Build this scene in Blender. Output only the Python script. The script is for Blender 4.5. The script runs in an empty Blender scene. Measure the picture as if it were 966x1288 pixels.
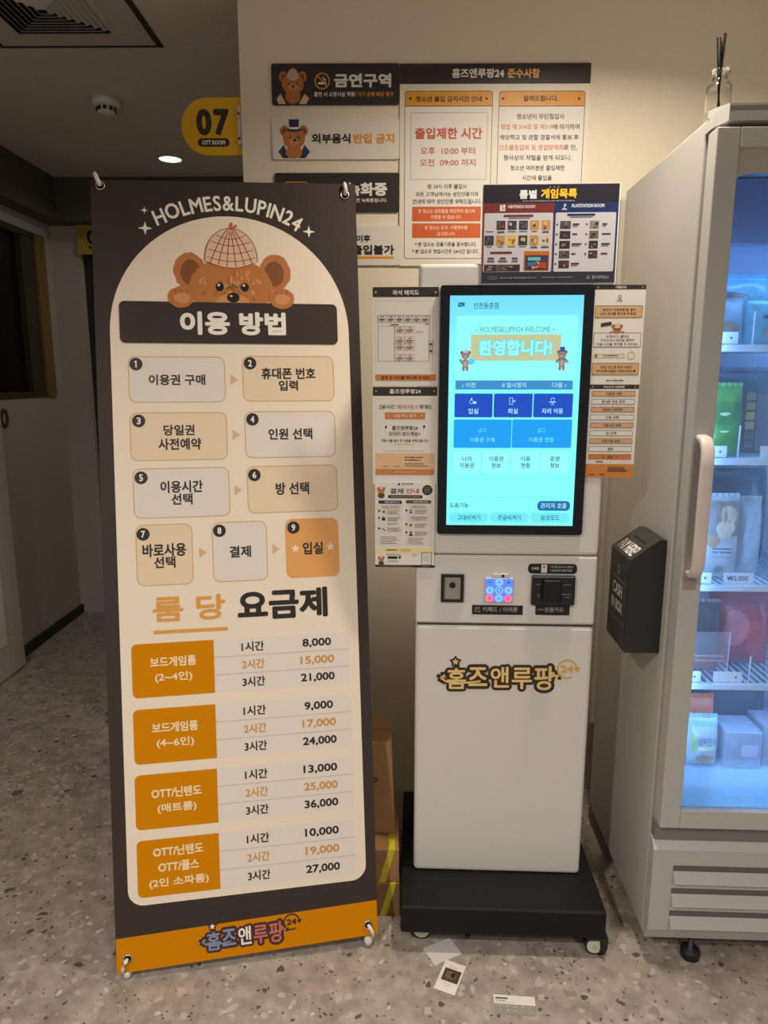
import bpy, bmesh, math, random
from mathutils import Vector, Matrix
from mathutils.geometry import tessellate_polygon

scene = bpy.context.scene
COL = scene.collection
R = math.radians
rnd = random.Random(7)

# ------------------------------------------------------------------ camera
FPX, CX, CY = 882.0, 483.0, 644.0
PITCH, YAW, EYE = R(10.85), R(0.5), 1.345
cF = Vector((-math.sin(YAW) * math.cos(PITCH), math.cos(YAW) * math.cos(PITCH), -math.sin(PITCH)))
cR = Vector((math.cos(YAW), math.sin(YAW), 0))
cU = cR.cross(cF)
cO = Vector((0, 0, EYE))
cam_d = bpy.data.cameras.new('camera')
cam = bpy.data.objects.new('camera', cam_d)
COL.objects.link(cam)
cam.matrix_world = Matrix((
    (cR.x, cU.x, -cF.x, cO.x), (cR.y, cU.y, -cF.y, cO.y), (cR.z, cU.z, -cF.z, cO.z), (0, 0, 0, 1)))
cam_d.sensor_fit = 'HORIZONTAL'
cam_d.sensor_width = 36.0
cam_d.lens = FPX * 36.0 / 966.0
cam_d.clip_start = 0.02
scene.camera = cam

# ------------------------------------------------------------------ world, light, exposure
scene.view_settings.view_transform = 'Standard'
scene.view_settings.look = 'None'
scene.view_settings.exposure = 0.0
scene.view_settings.gamma = 1.0
scene.view_settings.use_curve_mapping = False
w = bpy.data.worlds.new('room_light')
scene.world = w
w.use_nodes = True
w.node_tree.nodes['Background'].inputs[0].default_value = (1.0, 0.93, 0.86, 1)
w.node_tree.nodes['Background'].inputs[1].default_value = 0.28


def area(name, loc, size, power, color, target=None, shape='DISK', sy=None, spread=180):
    d = bpy.data.lights.new(name, 'AREA')
    d.shape = shape
    d.size = size
    if sy:
        d.size_y = sy
    d.energy = power
    d.color = color
    d.spread = R(spread)
    o = bpy.data.objects.new(name, d)
    COL.objects.link(o)
    o.location = loc
    t = Vector(target) if target else Vector(loc) - Vector((0, 0, 1))
    o.rotation_euler = (t - Vector(loc)).to_track_quat('-Z', 'Y').to_euler()
    return o


WARM = (1.0, 0.89, 0.74)
SOFT = (1.0, 0.945, 0.87)
area('downlight_wall', (0.46, 1.40, 2.325), 0.12, 12.5, WARM, spread=150)
area('downlight_room_right', (0.85, -0.85, 2.325), 0.14, 16.0, SOFT, spread=150)
area('downlight_room_far', (1.5, -1.6, 2.325), 0.14, 16.0, SOFT, spread=160)
area('fill_light_left', (-1.0, -0.35, 2.325), 0.14, 36.0, SOFT, spread=150)  # unseen lamp added to brighten the banner and the left side
area('downlight_corridor', (-1.018, 3.48, 2.328), 0.09, 1.6, SOFT, spread=160)

# ------------------------------------------------------------------ materials
_mats = {}


def lin(c):
    c = c / 255.0
    return c / 12.92 if c <= 0.04045 else ((c + 0.055) / 1.055) ** 2.4


def rgb(c):
    return (lin(c[0]), lin(c[1]), lin(c[2]), 1.0)


def M(c, rough=0.55, metal=0.0, emit=0.0, spec=0.5, var=0.0, bump=0.0, scale=40.0, name=None, coat=0.0):
    key = (tuple(c), rough, metal, emit, spec, var, bump, scale, coat)
    if key in _mats:
        return _mats[key]
    m = bpy.data.materials.new(name or 'mat_%d_%d_%d' % tuple(c))
    m.use_nodes = True
    nt = m.node_tree
    b = nt.nodes['Principled BSDF']
    b.inputs['Base Color'].default_value = rgb(c)
    b.inputs['Roughness'].default_value = rough
    b.inputs['Metallic'].default_value = metal
    b.inputs['Specular IOR Level'].default_value = spec
    b.inputs['Coat Weight'].default_value = coat
    b.inputs['Coat Roughness'].default_value = 0.08
    if emit:
        b.inputs['Base Color'].default_value = (0.01, 0.01, 0.01, 1)
        b.inputs['Emission Color'].default_value = rgb(c)
        b.inputs['Emission Strength'].default_value = emit
    if var or bump:
        tc = nt.nodes.new('ShaderNodeTexCoord')
        n = nt.nodes.new('ShaderNodeTexNoise')
        n.inputs['Scale'].default_value = scale
        n.inputs['Detail'].default_value = 4
        nt.links.new(tc.outputs['Object'], n.inputs['Vector'])
        if var:
            mx = nt.nodes.new('ShaderNodeMix')
            mx.data_type = 'RGBA'
            mx.inputs[6].default_value = rgb([max(0, x * (1 - var)) for x in c])
            mx.inputs[7].default_value = rgb([min(255, x * (1 + var)) for x in c])
            nt.links.new(n.outputs['Fac'], mx.inputs[0])
            nt.links.new(mx.outputs[2], b.inputs['Base Color'])
        if bump:
            bp = nt.nodes.new('ShaderNodeBump')
            bp.inputs['Strength'].default_value = bump
            bp.inputs['Distance'].default_value = 0.002
            nt.links.new(n.outputs['Fac'], bp.inputs['Height'])
            nt.links.new(bp.outputs['Normal'], b.inputs['Normal'])
    _mats[key] = m
    return m


def clear_mat(name, tint, amount, rough=0.05):
    """thin clear sheet: see-through with a share of gloss"""
    m = bpy.data.materials.new(name)
    m.use_nodes = True
    nt = m.node_tree
    nt.nodes.remove(nt.nodes['Principled BSDF'])
    out = nt.nodes['Material Output']
    tr = nt.nodes.new('ShaderNodeBsdfTransparent')
    tr.inputs[0].default_value = (*tint, 1)
    gl = nt.nodes.new('ShaderNodeBsdfGlossy')
    gl.inputs['Roughness'].default_value = rough
    mx = nt.nodes.new('ShaderNodeMixShader')
    mx.inputs[0].default_value = amount
    nt.links.new(tr.outputs[0], mx.inputs[1])
    nt.links.new(gl.outputs[0], mx.inputs[2])
    nt.links.new(mx.outputs[0], out.inputs[0])
    return m


def film_mat(name, c, amount):
    """cloudy plastic film: partly see-through, partly coloured"""
    m = bpy.data.materials.new(name)
    m.use_nodes = True
    nt = m.node_tree
    b = nt.nodes['Principled BSDF']
    b.inputs['Base Color'].default_value = rgb(c)
    b.inputs['Roughness'].default_value = 0.25
    out = nt.nodes['Material Output']
    tr = nt.nodes.new('ShaderNodeBsdfTransparent')
    mx = nt.nodes.new('ShaderNodeMixShader')
    mx.inputs[0].default_value = amount
    nt.links.new(tr.outputs[0], mx.inputs[1])
    nt.links.new(b.outputs[0], mx.inputs[2])
    nt.links.new(mx.outputs[0], out.inputs[0])
    return m


def frost_glass():
    m = bpy.data.materials.new('fridge_glass')
    m.use_nodes = True
    nt = m.node_tree
    N, L = nt.nodes.new, nt.links.new
    nt.nodes.remove(nt.nodes['Principled BSDF'])
    out = nt.nodes['Material Output']
    tr = N('ShaderNodeBsdfTransparent')
    tr.inputs[0].default_value = (0.93, 0.96, 1.0, 1)
    gl = N('ShaderNodeBsdfGlossy')
    gl.inputs['Roughness'].default_value = 0.03
    m1 = N('ShaderNodeMixShader')
    m1.inputs[0].default_value = 0.045
    L(tr.outputs[0], m1.inputs[1])
    L(gl.outputs[0], m1.inputs[2])
    tl = N('ShaderNodeBsdfTranslucent')
    tl.inputs[0].default_value = (0.70, 0.88, 1.0, 1)
    tc = N('ShaderNodeTexCoord')
    sp = N('ShaderNodeSeparateXYZ')
    L(tc.outputs['Object'], sp.inputs[0])
    ramp = N('ShaderNodeMapRange')
    ramp.inputs[1].default_value = 0.53
    ramp.inputs[2].default_value = 0.44
    ramp.inputs[3].default_value = 0.09
    ramp.inputs[4].default_value = 0.78
    L(sp.outputs['Z'], ramp.inputs[0])
    ns = N('ShaderNodeTexNoise')
    ns.inputs['Scale'].default_value = 9
    ns.inputs['Detail'].default_value = 5
    L(tc.outputs['Object'], ns.inputs['Vector'])
    mr = N('ShaderNodeMapRange')
    mr.inputs[1].default_value = 0.3
    mr.inputs[2].default_value = 0.7
    mr.inputs[3].default_value = 0.75
    mr.inputs[4].default_value = 1.2
    L(ns.outputs['Fac'], mr.inputs[0])
    mu = N('ShaderNodeMath')
    mu.operation = 'MULTIPLY'
    mu.use_clamp = True
    L(ramp.outputs[0], mu.inputs[0])
    L(mr.outputs[0], mu.inputs[1])
    m2 = N('ShaderNodeMixShader')
    L(mu.outputs[0], m2.inputs[0])
    L(m1.outputs[0], m2.inputs[1])
    L(tl.outputs[0], m2.inputs[2])
    L(m2.outputs[0], out.inputs[0])
    return m


def terrazzo():
    m = bpy.data.materials.new('terrazzo_floor')
    m.use_nodes = True
    nt = m.node_tree
    N, L = nt.nodes.new, nt.links.new
    b = nt.nodes['Principled BSDF']
    b.inputs['Roughness'].default_value = 0.42
    tc = N('ShaderNodeTexCoord')
    warp = N('ShaderNodeTexNoise')
    warp.inputs['Scale'].default_value = 30
    warp.inputs['Detail'].default_value = 3
    L(tc.outputs['Object'], warp.inputs['Vector'])
    va = N('ShaderNodeVectorMath')
    va.operation = 'SCALE'
    va.inputs['Scale'].default_value = 0.035
    L(warp.outputs['Color'], va.inputs[0])
    vb = N('ShaderNodeVectorMath')
    vb.operation = 'ADD'
    L(tc.outputs['Object'], vb.inputs[0])
    L(va.outputs[0], vb.inputs[1])
    cloud = N('ShaderNodeTexNoise')
    cloud.inputs['Scale'].default_value = 16
    cloud.inputs['Detail'].default_value = 7
    cloud.inputs['Roughness'].default_value = 0.7
    L(tc.outputs['Object'], cloud.inputs['Vector'])
    cr = N('ShaderNodeValToRGB')
    cr.color_ramp.elements[0].position = 0.36
    cr.color_ramp.elements[0].color = rgb((138, 127, 117))
    cr.color_ramp.elements[1].position = 0.64
    cr.color_ramp.elements[1].color = rgb((178, 165, 153))
    L(cloud.outputs['Fac'], cr.inputs[0])
    last = cr.outputs[0]
    # (scale, share of cells that hold a chip, chip size, colour)
    for sc, share, size, c, soft in ((40, 0.30, 0.30, (184, 171, 159), 0.12), (24, 0.14, 0.30, (146, 134, 124), 0.05), (14, 0.07, 0.20, (100, 90, 82), 0.03),
                               (38, 0.045, 0.28, (94, 82, 73), 0.05), (75, 0.06, 0.32, (92, 80, 71), 0.06),
                               (120, 0.07, 0.32, (98, 85, 75), 0.06), (60, 0.045, 0.32, (200, 190, 178), 0.06)):
        v = N('ShaderNodeTexVoronoi')
        v.inputs['Scale'].default_value = sc
        L(vb.outputs[0], v.inputs['Vector'])
        s = N('ShaderNodeSeparateColor')
        L(v.outputs['Color'], s.inputs[0])
        a = N('ShaderNodeMath')
        a.operation = 'LESS_THAN'
        a.inputs[1].default_value = share
        L(s.outputs[0], a.inputs[0])
        d = N('ShaderNodeMapRange')
        d.inputs[1].default_value = size
        d.inputs[2].default_value = size + soft
        d.inputs[3].default_value = 1
        d.inputs[4].default_value = 0
        L(v.outputs['Distance'], d.inputs[0])
        mu = N('ShaderNodeMath')
        mu.operation = 'MULTIPLY'
        L(a.outputs[0], mu.inputs[0])
        L(d.outputs[0], mu.inputs[1])
        mx = N('ShaderNodeMix')
        mx.data_type = 'RGBA'
        L(mu.outputs[0], mx.inputs[0])
        L(last, mx.inputs[6])
        mx.inputs[7].default_value = rgb(c)
        last = mx.outputs[2]
    L(last, b.inputs['Base Color'])
    return m


# ------------------------------------------------------------------ mesh helpers
class MB:
    """collects shapes with materials and links them as ONE mesh object"""

    def __init__(s):
        s.bm = bmesh.new()
        s.mats = []

    def mi(s, m):
        if m not in s.mats:
            s.mats.append(m)
        return s.mats.index(m)

    def _take(s, geom_verts, m, smooth=False):
        i = s.mi(m)
        fs = set()
        for v in geom_verts:
            for f in v.link_faces:
                fs.add(f)
        for f in fs:
            f.material_index = i
            f.smooth = smooth

    def box(s, x0, x1, y0, y1, z0, z1, m, bevel=0.0, seg=2, edges=None):
        t = bmesh.new()
        r = bmesh.ops.create_cube(t, size=1.0)
        for v in t.verts:
            v.co = Vector(((x0 + x1) / 2 + v.co.x * (x1 - x0), (y0 + y1) / 2 + v.co.y * (y1 - y0), (z0 + z1) / 2 + v.co.z * (z1 - z0)))
        if bevel:
            es = t.edges[:]
            if edges == 'z':
                es = [e for e in es if abs(e.verts[0].co.z - e.verts[1].co.z) > 1e-6]
            bmesh.ops.bevel(t, geom=es, offset=bevel, segments=seg, affect='EDGES', profile=0.5)
        s.join(t, m)
        return s

    def join(s, t, m, smooth=False, mat=None):
        i = s.mi(m)
        vm = {}
        for v in t.verts:
            vm[v] = s.bm.verts.new(mat @ v.co if mat else v.co)
        for f in t.faces:
            try:
                n = s.bm.faces.new([vm[v] for v in f.verts])
                n.material_index = i
                n.smooth = smooth
            except ValueError:
                pass
        t.free()

    def cyl(s, p0, p1, r0, m, r1=None, seg=20, smooth=True):
        p0, p1 = Vector(p0), Vector(p1)
        t = bmesh.new()
        bmesh.ops.create_cone(t, cap_ends=True, segments=seg, radius1=r0, radius2=r0 if r1 is None else r1, depth=(p1 - p0).length)
        q = (p1 - p0).to_track_quat('Z', 'Y').to_matrix().to_4x4()
        s.join(t, m, mat=Matrix.Translation((p0 + p1) / 2) @ q, smooth=False)
        if smooth:
            for f in s.bm.faces:
                if len(f.verts) == 4 and f.material_index == s.mi(m) and f.tag is False:
                    pass
        return s

    def tube(s, pts, r, m, seg=10):
        pts = [Vector(p) for p in pts]
        i = s.mi(m)
        rings = []
        up = Vector((0.3, 0.2, 1)).normalized()
        for k, p in enumerate(pts):
            d = (pts[min(k + 1, len(pts) - 1)] - pts[max(k - 1, 0)]).normalized()
            a = d.cross(up)
            if a.length < 1e-3:
                a = d.cross(Vector((1, 0, 0)))
            a.normalize()
            b = d.cross(a)
            rr = r[k] if isinstance(r, (list, tuple)) else r
            rings.append([s.bm.verts.new(p + rr * (a * math.cos(2 * math.pi * j / seg) + b * math.sin(2 * math.pi * j / seg))) for j in range(seg)])
        for k in range(len(rings) - 1):
            for j in range(seg):
                f = s.bm.faces.new((rings[k][j], rings[k][(j + 1) % seg], rings[k + 1][(j + 1) % seg], rings[k + 1][j]))
                f.material_index = i
                f.smooth = True
        for rg in (rings[0][::-1], rings[-1]):
            f = s.bm.faces.new(rg)
            f.material_index = i
        return s

    def lathe(s, prof, m, c=(0, 0, 0), seg=28, mat=None, closed=False):
        i = s.mi(m)
        mat = mat or Matrix.Identity(4)
        rings = []
        for (r, z) in prof:
            rings.append([s.bm.verts.new(mat @ Vector((c[0] + r * math.cos(2 * math.pi * j / seg), c[1] + r * math.sin(2 * math.pi * j / seg), c[2] + z))) for j in range(seg)])
        rng = range(len(rings)) if closed else range(len(rings) - 1)
        for k in rng:
            a, b = rings[k], rings[(k + 1) % len(rings)]
            for j in range(seg):
                f = s.bm.faces.new((a[j], a[(j + 1) % seg], b[(j + 1) % seg], b[j]))
                f.material_index = i
                f.smooth = True
        if not closed:
            for rg, rev in ((rings[0], True), (rings[-1], False)):
                f = s.bm.faces.new(rg[::-1] if rev else rg)
                f.material_index = i
        return s

    def prism(s, pts, d, m):
        """pts: a loop of 3D points, swept by vector d"""
        i = s.mi(m)
        d = Vector(d)
        a = [s.bm.verts.new(Vector(p)) for p in pts]
        b = [s.bm.verts.new(Vector(p) + d) for p in pts]
        n = len(a)
        fs = [s.bm.faces.new(a[::-1]), s.bm.faces.new(b)]
        for k in range(n):
            fs.append(s.bm.faces.new((a[k], a[(k + 1) % n], b[(k + 1) % n], b[k])))
        for f in fs:
            f.material_index = i
        return s

    def quad(s, pts, m):
        f = s.bm.faces.new([s.bm.verts.new(Vector(p)) for p in pts])
        f.material_index = s.mi(m)
        return s

    def build(s, name, parent=None, mat=None, normals=True):
        if normals:
            bmesh.ops.recalc_face_normals(s.bm, faces=s.bm.faces[:])
        me = bpy.data.meshes.new(name)
        s.bm.to_mesh(me)
        s.bm.free()
        for m in s.mats:
            me.materials.append(m)
        o = bpy.data.objects.new(name, me)
        COL.objects.link(o)
        if parent is not None:
            o.parent = parent
        if mat is not None:
            o.matrix_basis = mat
        return o


def world_of(o):
    return (world_of(o.parent) @ o.matrix_basis) if o.parent else o.matrix_basis.copy()


def tag(o, label, cat, group=None):
    o['label'] = label
    o['category'] = cat
    if group:
        o['group'] = group
    return o


def thing(name, mat, label, cat, group=None):
    o = bpy.data.objects.new(name, None)
    o.empty_display_size = 0.05
    COL.objects.link(o)
    o.matrix_basis = mat
    return tag(o, label, cat, group)


def struct(o):
    o['kind'] = 'structure'
    return o


def frame(o, x, y):
    """matrix of a flat face: origin o, unit right x, unit up y, normal towards the viewer"""
    o, x, y = Vector(o), Vector(x).normalized(), Vector(y).normalized()
    n = x.cross(y)
    return Matrix(((x.x, y.x, n.x, o.x), (x.y, y.y, n.y, o.y), (x.z, y.z, n.z, o.z), (0, 0, 0, 1)))


# ------------------------------------------------------------------ lettering
_tcache = {}
_tc = bpy.data.curves.new('lettering', 'FONT')
_to = bpy.data.objects.new('lettering', _tc)
COL.objects.link(_to)


def glyphs(s, off=0.0, res=2):
    k = (s, off, res)
    if k not in _tcache:
        _tc.body = s
        _tc.offset = off
        _tc.resolution_u = res
        _to.update_tag()
        dg = bpy.context.evaluated_depsgraph_get()
        dg.update()
        me = bpy.data.meshes.new_from_object(_to.evaluated_get(dg))
        V = [(v.co.x, v.co.y) for v in me.vertices]
        F = [tuple(p.vertices) for p in me.polygons]
        bpy.data.meshes.remove(me)
        _tcache[k] = (V, F)
    return _tcache[k]


STEP = 0.00014


class Print:
    """a printed board: a thin slab whose face carries flat inked shapes; one mesh.
    Layout is in the board's own plane; px() reads a point of the photograph onto that plane."""

    def __init__(s, mat):
        s.m = mat
        s.inv = mat.inverted()
        s.V, s.F, s.I, s.mats = [], [], [], []

    def px(s, u, v):
        d = cF + cR * ((u - CX) / FPX) - cU * ((v - CY) / FPX)
        n = Vector((s.m[0][2], s.m[1][2], s.m[2][2]))
        t = (s.m.translation - cO).dot(n) / d.dot(n)
        q = s.inv @ (cO + d * t)
        return (q.x, q.y)

    def box(s, u0, v0, u1, v1):
        a, b = s.px(u0, v0), s.px(u1, v1)
        return (a[0], b[1], b[0], a[1])          # x0,y0,x1,y1

    def mi(s, m):
        if m not in s.mats:
            s.mats.append(m)
        return s.mats.index(m)

    def raw(s, V, F, m, L):
        b = len(s.V)
        z = L * STEP
        s.V += [(x, y, z) for x, y in V]
        i = s.mi(m)
        for f in F:
            s.F.append(tuple(b + k for k in f))
            s.I.append(i)

    def poly(s, pts, m, L=1):
        ar = sum(pts[i][0] * pts[(i + 1) % len(pts)][1] - pts[(i + 1) % len(pts)][0] * pts[i][1] for i in range(len(pts)))
        if ar < 0:
            pts = pts[::-1]
        s.raw(pts, [tuple(range(len(pts)))], m, L)

    @staticmethod
    def rr(x0, y0, x1, y1, r, n=5, corners=(1, 1, 1, 1)):
        """rounded rectangle; corners: bl, br, tr, tl"""
        P = []
        for k, (cx, cy, a0) in enumerate(((x0 + r, y0 + r, 180), (x1 - r, y0 + r, 270), (x1 - r, y1 - r, 0), (x0 + r, y1 - r, 90))):
            if r <= 0 or not corners[k]:
                P.append(((x0, y0), (x1, y0), (x1, y1), (x0, y1))[k])
                continue
            for j in range(n + 1):
                a = R(a0 + 90 * j / n)
                P.append((cx + r * math.cos(a), cy + r * math.sin(a)))
        return P

    def rect(s, u0, v0, u1, v1, m, r=0.0, L=1, corners=(1, 1, 1, 1)):
        x0, y0, x1, y1 = s.box(u0, v0, u1, v1)
        s.poly(s.rr(x0, y0, x1, y1, r, corners=corners), m, L)
        return (x0, y0, x1, y1)

    def lrect(s, x0, y0, x1, y1, m, r=0.0, L=1, corners=(1, 1, 1, 1)):
        s.poly(s.rr(x0, y0, x1, y1, r, corners=corners), m, L)

    def outline(s, u0, v0, u1, v1, m, wd, r=0.0, L=1, corners=(1, 1, 1, 1)):
        x0, y0, x1, y1 = s.box(u0, v0, u1, v1)
        s.loutline(x0, y0, x1, y1, m, wd, r, L, corners)

    def loutline(s, x0, y0, x1, y1, m, wd, r=0.0, L=1, corners=(1, 1, 1, 1)):
        A = s.rr(x0, y0, x1, y1, r, corners=corners)
        B = s.rr(x0 + wd, y0 + wd, x1 - wd, y1 - wd, max(r - wd, 1e-5) if r else 0, corners=corners)
        n = len(A)
        s.raw(A + B, [(k, (k + 1) % n, n + (k + 1) % n, n + k) for k in range(n)], m, L)

    def ell(s, cx, cy, rx, ry, m, L=1, n=28, rough=0.0, rot=0.0, seed=1):
        q = random.Random(seed)
        P = []
        for k in range(n):
            a = 2 * math.pi * k / n
            f = 1 + rough * q.uniform(-1, 1)
            x, y = rx * math.cos(a) * f, ry * math.sin(a) * f
            P.append((cx + x * math.cos(rot) - y * math.sin(rot), cy + x * math.sin(rot) + y * math.cos(rot)))
        s.poly(P, m, L)

    def disc(s, u, v, rpx, m, L=1, n=20):
        x, y = s.px(u, v)
        x1, _ = s.px(u + rpx, v)
        s.ell(x, y, abs(x1 - x), abs(x1 - x), m, L, n)

    def ring(s, cx, cy, r0, r1, m, L=1, a0=0, a1=360, n=32):
        V, F = [], []
        for k in range(n + 1):
            a = R(a0 + (a1 - a0) * k / n)
            V += [(cx + r0 * math.cos(a), cy + r0 * math.sin(a)), (cx + r1 * math.cos(a), cy + r1 * math.sin(a))]
        for k in range(n):
            F.append((2 * k, 2 * k + 1, 2 * k + 3, 2 * k + 2))
        s.raw(V, F, m, L)

    def star(s, cx, cy, r, m, L=2, n=5, inner=0.45, rot=90):
        s.poly([(cx + (r if k % 2 == 0 else r * inner) * math.cos(R(rot + 180 * k / n)),
                 cy + (r if k % 2 == 0 else r * inner) * math.sin(R(rot + 180 * k / n))) for k in range(2 * n)], m, L)

    def line(s, pts, wd, m, L=2):
        for a, b in zip(pts[:-1], pts[1:]):
            dx, dy = b[0] - a[0], b[1] - a[1]
            l = math.hypot(dx, dy) or 1e-9
            nx, ny = -dy / l * wd / 2, dx / l * wd / 2
            s.poly([(a[0] + nx, a[1] + ny), (a[0] - nx, a[1] - ny), (b[0] - nx, b[1] - ny), (b[0] + nx, b[1] + ny)], m, L)

    def ltext(s, t, x0, y0, x1, y1, m, bold=0.0, L=4, res=2, outline=None, slant=0.0):
        """lettering fitted to a box; heavier strokes by laying shifted copies of the same ink"""
        V, F = glyphs(t, 0.0, res)
        if not V:
            return
        a0, a1 = min(v[0] for v in V), max(v[0] for v in V)
        b0, b1 = min(v[1] for v in V), max(v[1] for v in V)
        r = min(bold * 1.1 + 0.007, 0.043) * min((y1 - y0) / (b1 - b0), (x1 - x0) / (a1 - a0) * 1.6)
        r = min(r, (y1 - y0) * 0.12)
        x0, x1, y0, y1 = x0 + r, x1 - r, y0 + r, y1 - r
        sx, sy = (x1 - x0) / (a1 - a0), (y1 - y0) / (b1 - b0)
        W = [(x0 + (v[0] - a0) * sx + slant * (v[1] - b0) * sy, y0 + (v[1] - b0) * sy) for v in V]

        def put(rad, mm, LL, n):
            for k in range(n):
                dx, dy = rad * math.cos(2 * math.pi * k / n + 0.39), rad * math.sin(2 * math.pi * k / n + 0.39)
                s.raw([(x + dx, y + dy) for x, y in W], F, mm, LL + 0.03 * k)
        if outline:
            put(r + outline[1] * sy, outline[0], L - 1, 14)
        big = (y1 - y0) > 0.015
        put(r, m, L, 12 if (y1 - y0) > 0.03 else 8 if big else 4)

    def text(s, t, u0, v0, u1, v1, m, bold=0.0, L=4, res=2, outline=None, slant=0.0):
        s.ltext(t, *s.box(u0, v0, u1, v1), m, bold, L, res, outline, slant)

    def scrib(s, u0, v0, u1, v1, n, m, L=4, fill=0.55, seed=3, gap=0.18, center=False):
        """rows of print too small to read in the photograph: broken strokes"""
        q = random.Random(seed)
        x0, y0, x1, y1 = s.box(u0, v0, u1, v1)
        h = (y1 - y0) / n
        for k in range(n):
            yc = y1 - h * (k + 0.5)
            xa, xb = x0, x1
            if n > 1:
                cut = (x1 - x0) * q.uniform(0, 0.3)
                if center:
                    xa, xb = x0 + cut / 2, x1 - cut / 2
                else:
                    xb = x1 - cut
            x = xa
            while x < xb:
                wd = (h * fill) * q.uniform(0.7, 1.3)
                e = min(x + wd, xb)
                s.poly(((x, yc - h * fill / 2), (e, yc - h * fill / 2), (e, yc + h * fill / 2 * q.uniform(0.6, 1)), (x, yc + h * fill / 2)), m, L)
                x = e + wd * (gap if q.random() > 0.25 else 0.7)

    def lscrib(s, x0, y0, x1, y1, n, m, L=4, seed=3):
        q = random.Random(seed)
        h = (y1 - y0) / n
        for k in range(n):
            yc, x = y1 - h * (k + 0.5), x0
            while x < x1:
                e = min(x + h * 0.7 * q.uniform(0.6, 1.4), x1)
                s.poly(((x, yc - h * .35), (e, yc - h * .35), (e, yc + h * .35 * q.uniform(.5, 1)), (x, yc + h * .35)), m, L)
                x = e + h * q.choice((0.15, 0.2, 0.5))

    def slab(s, loop, thick, m):
        """the board itself: face at z=0, back at -thick"""
        ar = sum(loop[i][0] * loop[(i + 1) % len(loop)][1] - loop[(i + 1) % len(loop)][0] * loop[i][1] for i in range(len(loop)))
        if ar < 0:
            loop = loop[::-1]
        n = len(loop)
        b = len(s.V)
        i = s.mi(m)
        s.V += [(x, y, 0) for x, y in loop] + [(x, y, -thick) for x, y in loop]
        s.F.append(tuple(b + k for k in range(n)))
        s.F.append(tuple(b + n + k for k in range(n))[::-1])
        s.I += [i, i]
        for k in range(n):
            s.F.append((b + k, b + n + k, b + n + (k + 1) % n, b + (k + 1) % n))
            s.I.append(i)

    def build(s, name, parent=None):
        me = bpy.data.meshes.new(name)
        me.from_pydata(s.V, [], s.F)
        for m in s.mats:
            me.materials.append(m)
        me.polygons.foreach_set('material_index', s.I)
        me.update()
        o = bpy.data.objects.new(name, me)
        COL.objects.link(o)
        if parent is not None:
            o.parent = parent
            o.matrix_basis = world_of(parent).inverted() @ s.m
        else:
            o.matrix_basis = s.m
        return o


# inks and papers
PAPER = M((228, 222, 214), 0.5)
CREAM = M((236, 224, 204), 0.45)
DARK = M((50, 42, 38), 0.42)
INK = M((36, 29, 26), 0.5)
WHITE = M((240, 234, 224), 0.45)
ORANGE = M((226, 150, 44), 0.45)
RUST = M((206, 92, 34), 0.5)
TAN = M((212, 168, 124), 0.5)
BROWNINK = M((180, 84, 48), 0.5)
GOLD = M((222, 180, 100), 0.42)
GREYLINE = M((176, 166, 156), 0.5)
FUR = M((188, 116, 56), 0.6)
FURLT = M((208, 146, 88), 0.6)
FURDK = M((132, 76, 38), 0.6)
PLAID = M((226, 190, 160), 0.6)
PLAIDLN = M((140, 66, 44), 0.6)
BLACKINK = M((24, 20, 19), 0.4)


def bear_head(p, x, y, s, L=3, hat=None, mats=None, full=True, seed=1):
    """plain teddy bear face drawn flat; s = half head width"""
    fur, lt, dk, blk, wh = mats or (FUR, FURLT, FURDK, BLACKINK, WHITE)
    for sx in (-1, 1):
        p.ell(x + sx * 0.86 * s, y + 0.62 * s, 0.42 * s, 0.46 * s, fur, L, 34, 0.035, seed=seed + sx)
        p.ell(x + sx * 0.84 * s, y + 0.58 * s, 0.26 * s, 0.32 * s, dk, L + 1, 24, 0.05, seed=seed + 4 + sx)
    if full:
        p.ell(x, y, 1.0 * s, 0.92 * s, fur, L + 2, 48, 0.025, seed=seed + 9)
        p.ell(x, y - 0.26 * s, 0.44 * s, 0.36 * s, lt, L + 3, 30, 0.03, seed=seed + 10)
        p.ell(x, y - 0.50 * s, 0.12 * s, 0.05 * s, dk, L + 4, 14)
    for sx in (-1, 1):
        p.ell(x + sx * 0.34 * s, y + 0.08 * s, 0.105 * s, 0.115 * s, blk, L + 4, 18)
        p.ell(x + sx * 0.34 * s - 0.03 * s, y + 0.12 * s, 0.035 * s, 0.035 * s, wh, L + 5, 10)
    p.ell(x, y - 0.18 * s, 0.15 * s, 0.115 * s, blk, L + 5, 20)
    p.ell(x - 0.05 * s, y - 0.15 * s, 0.04 * s, 0.03 * s, wh, L + 6, 10)


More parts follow.
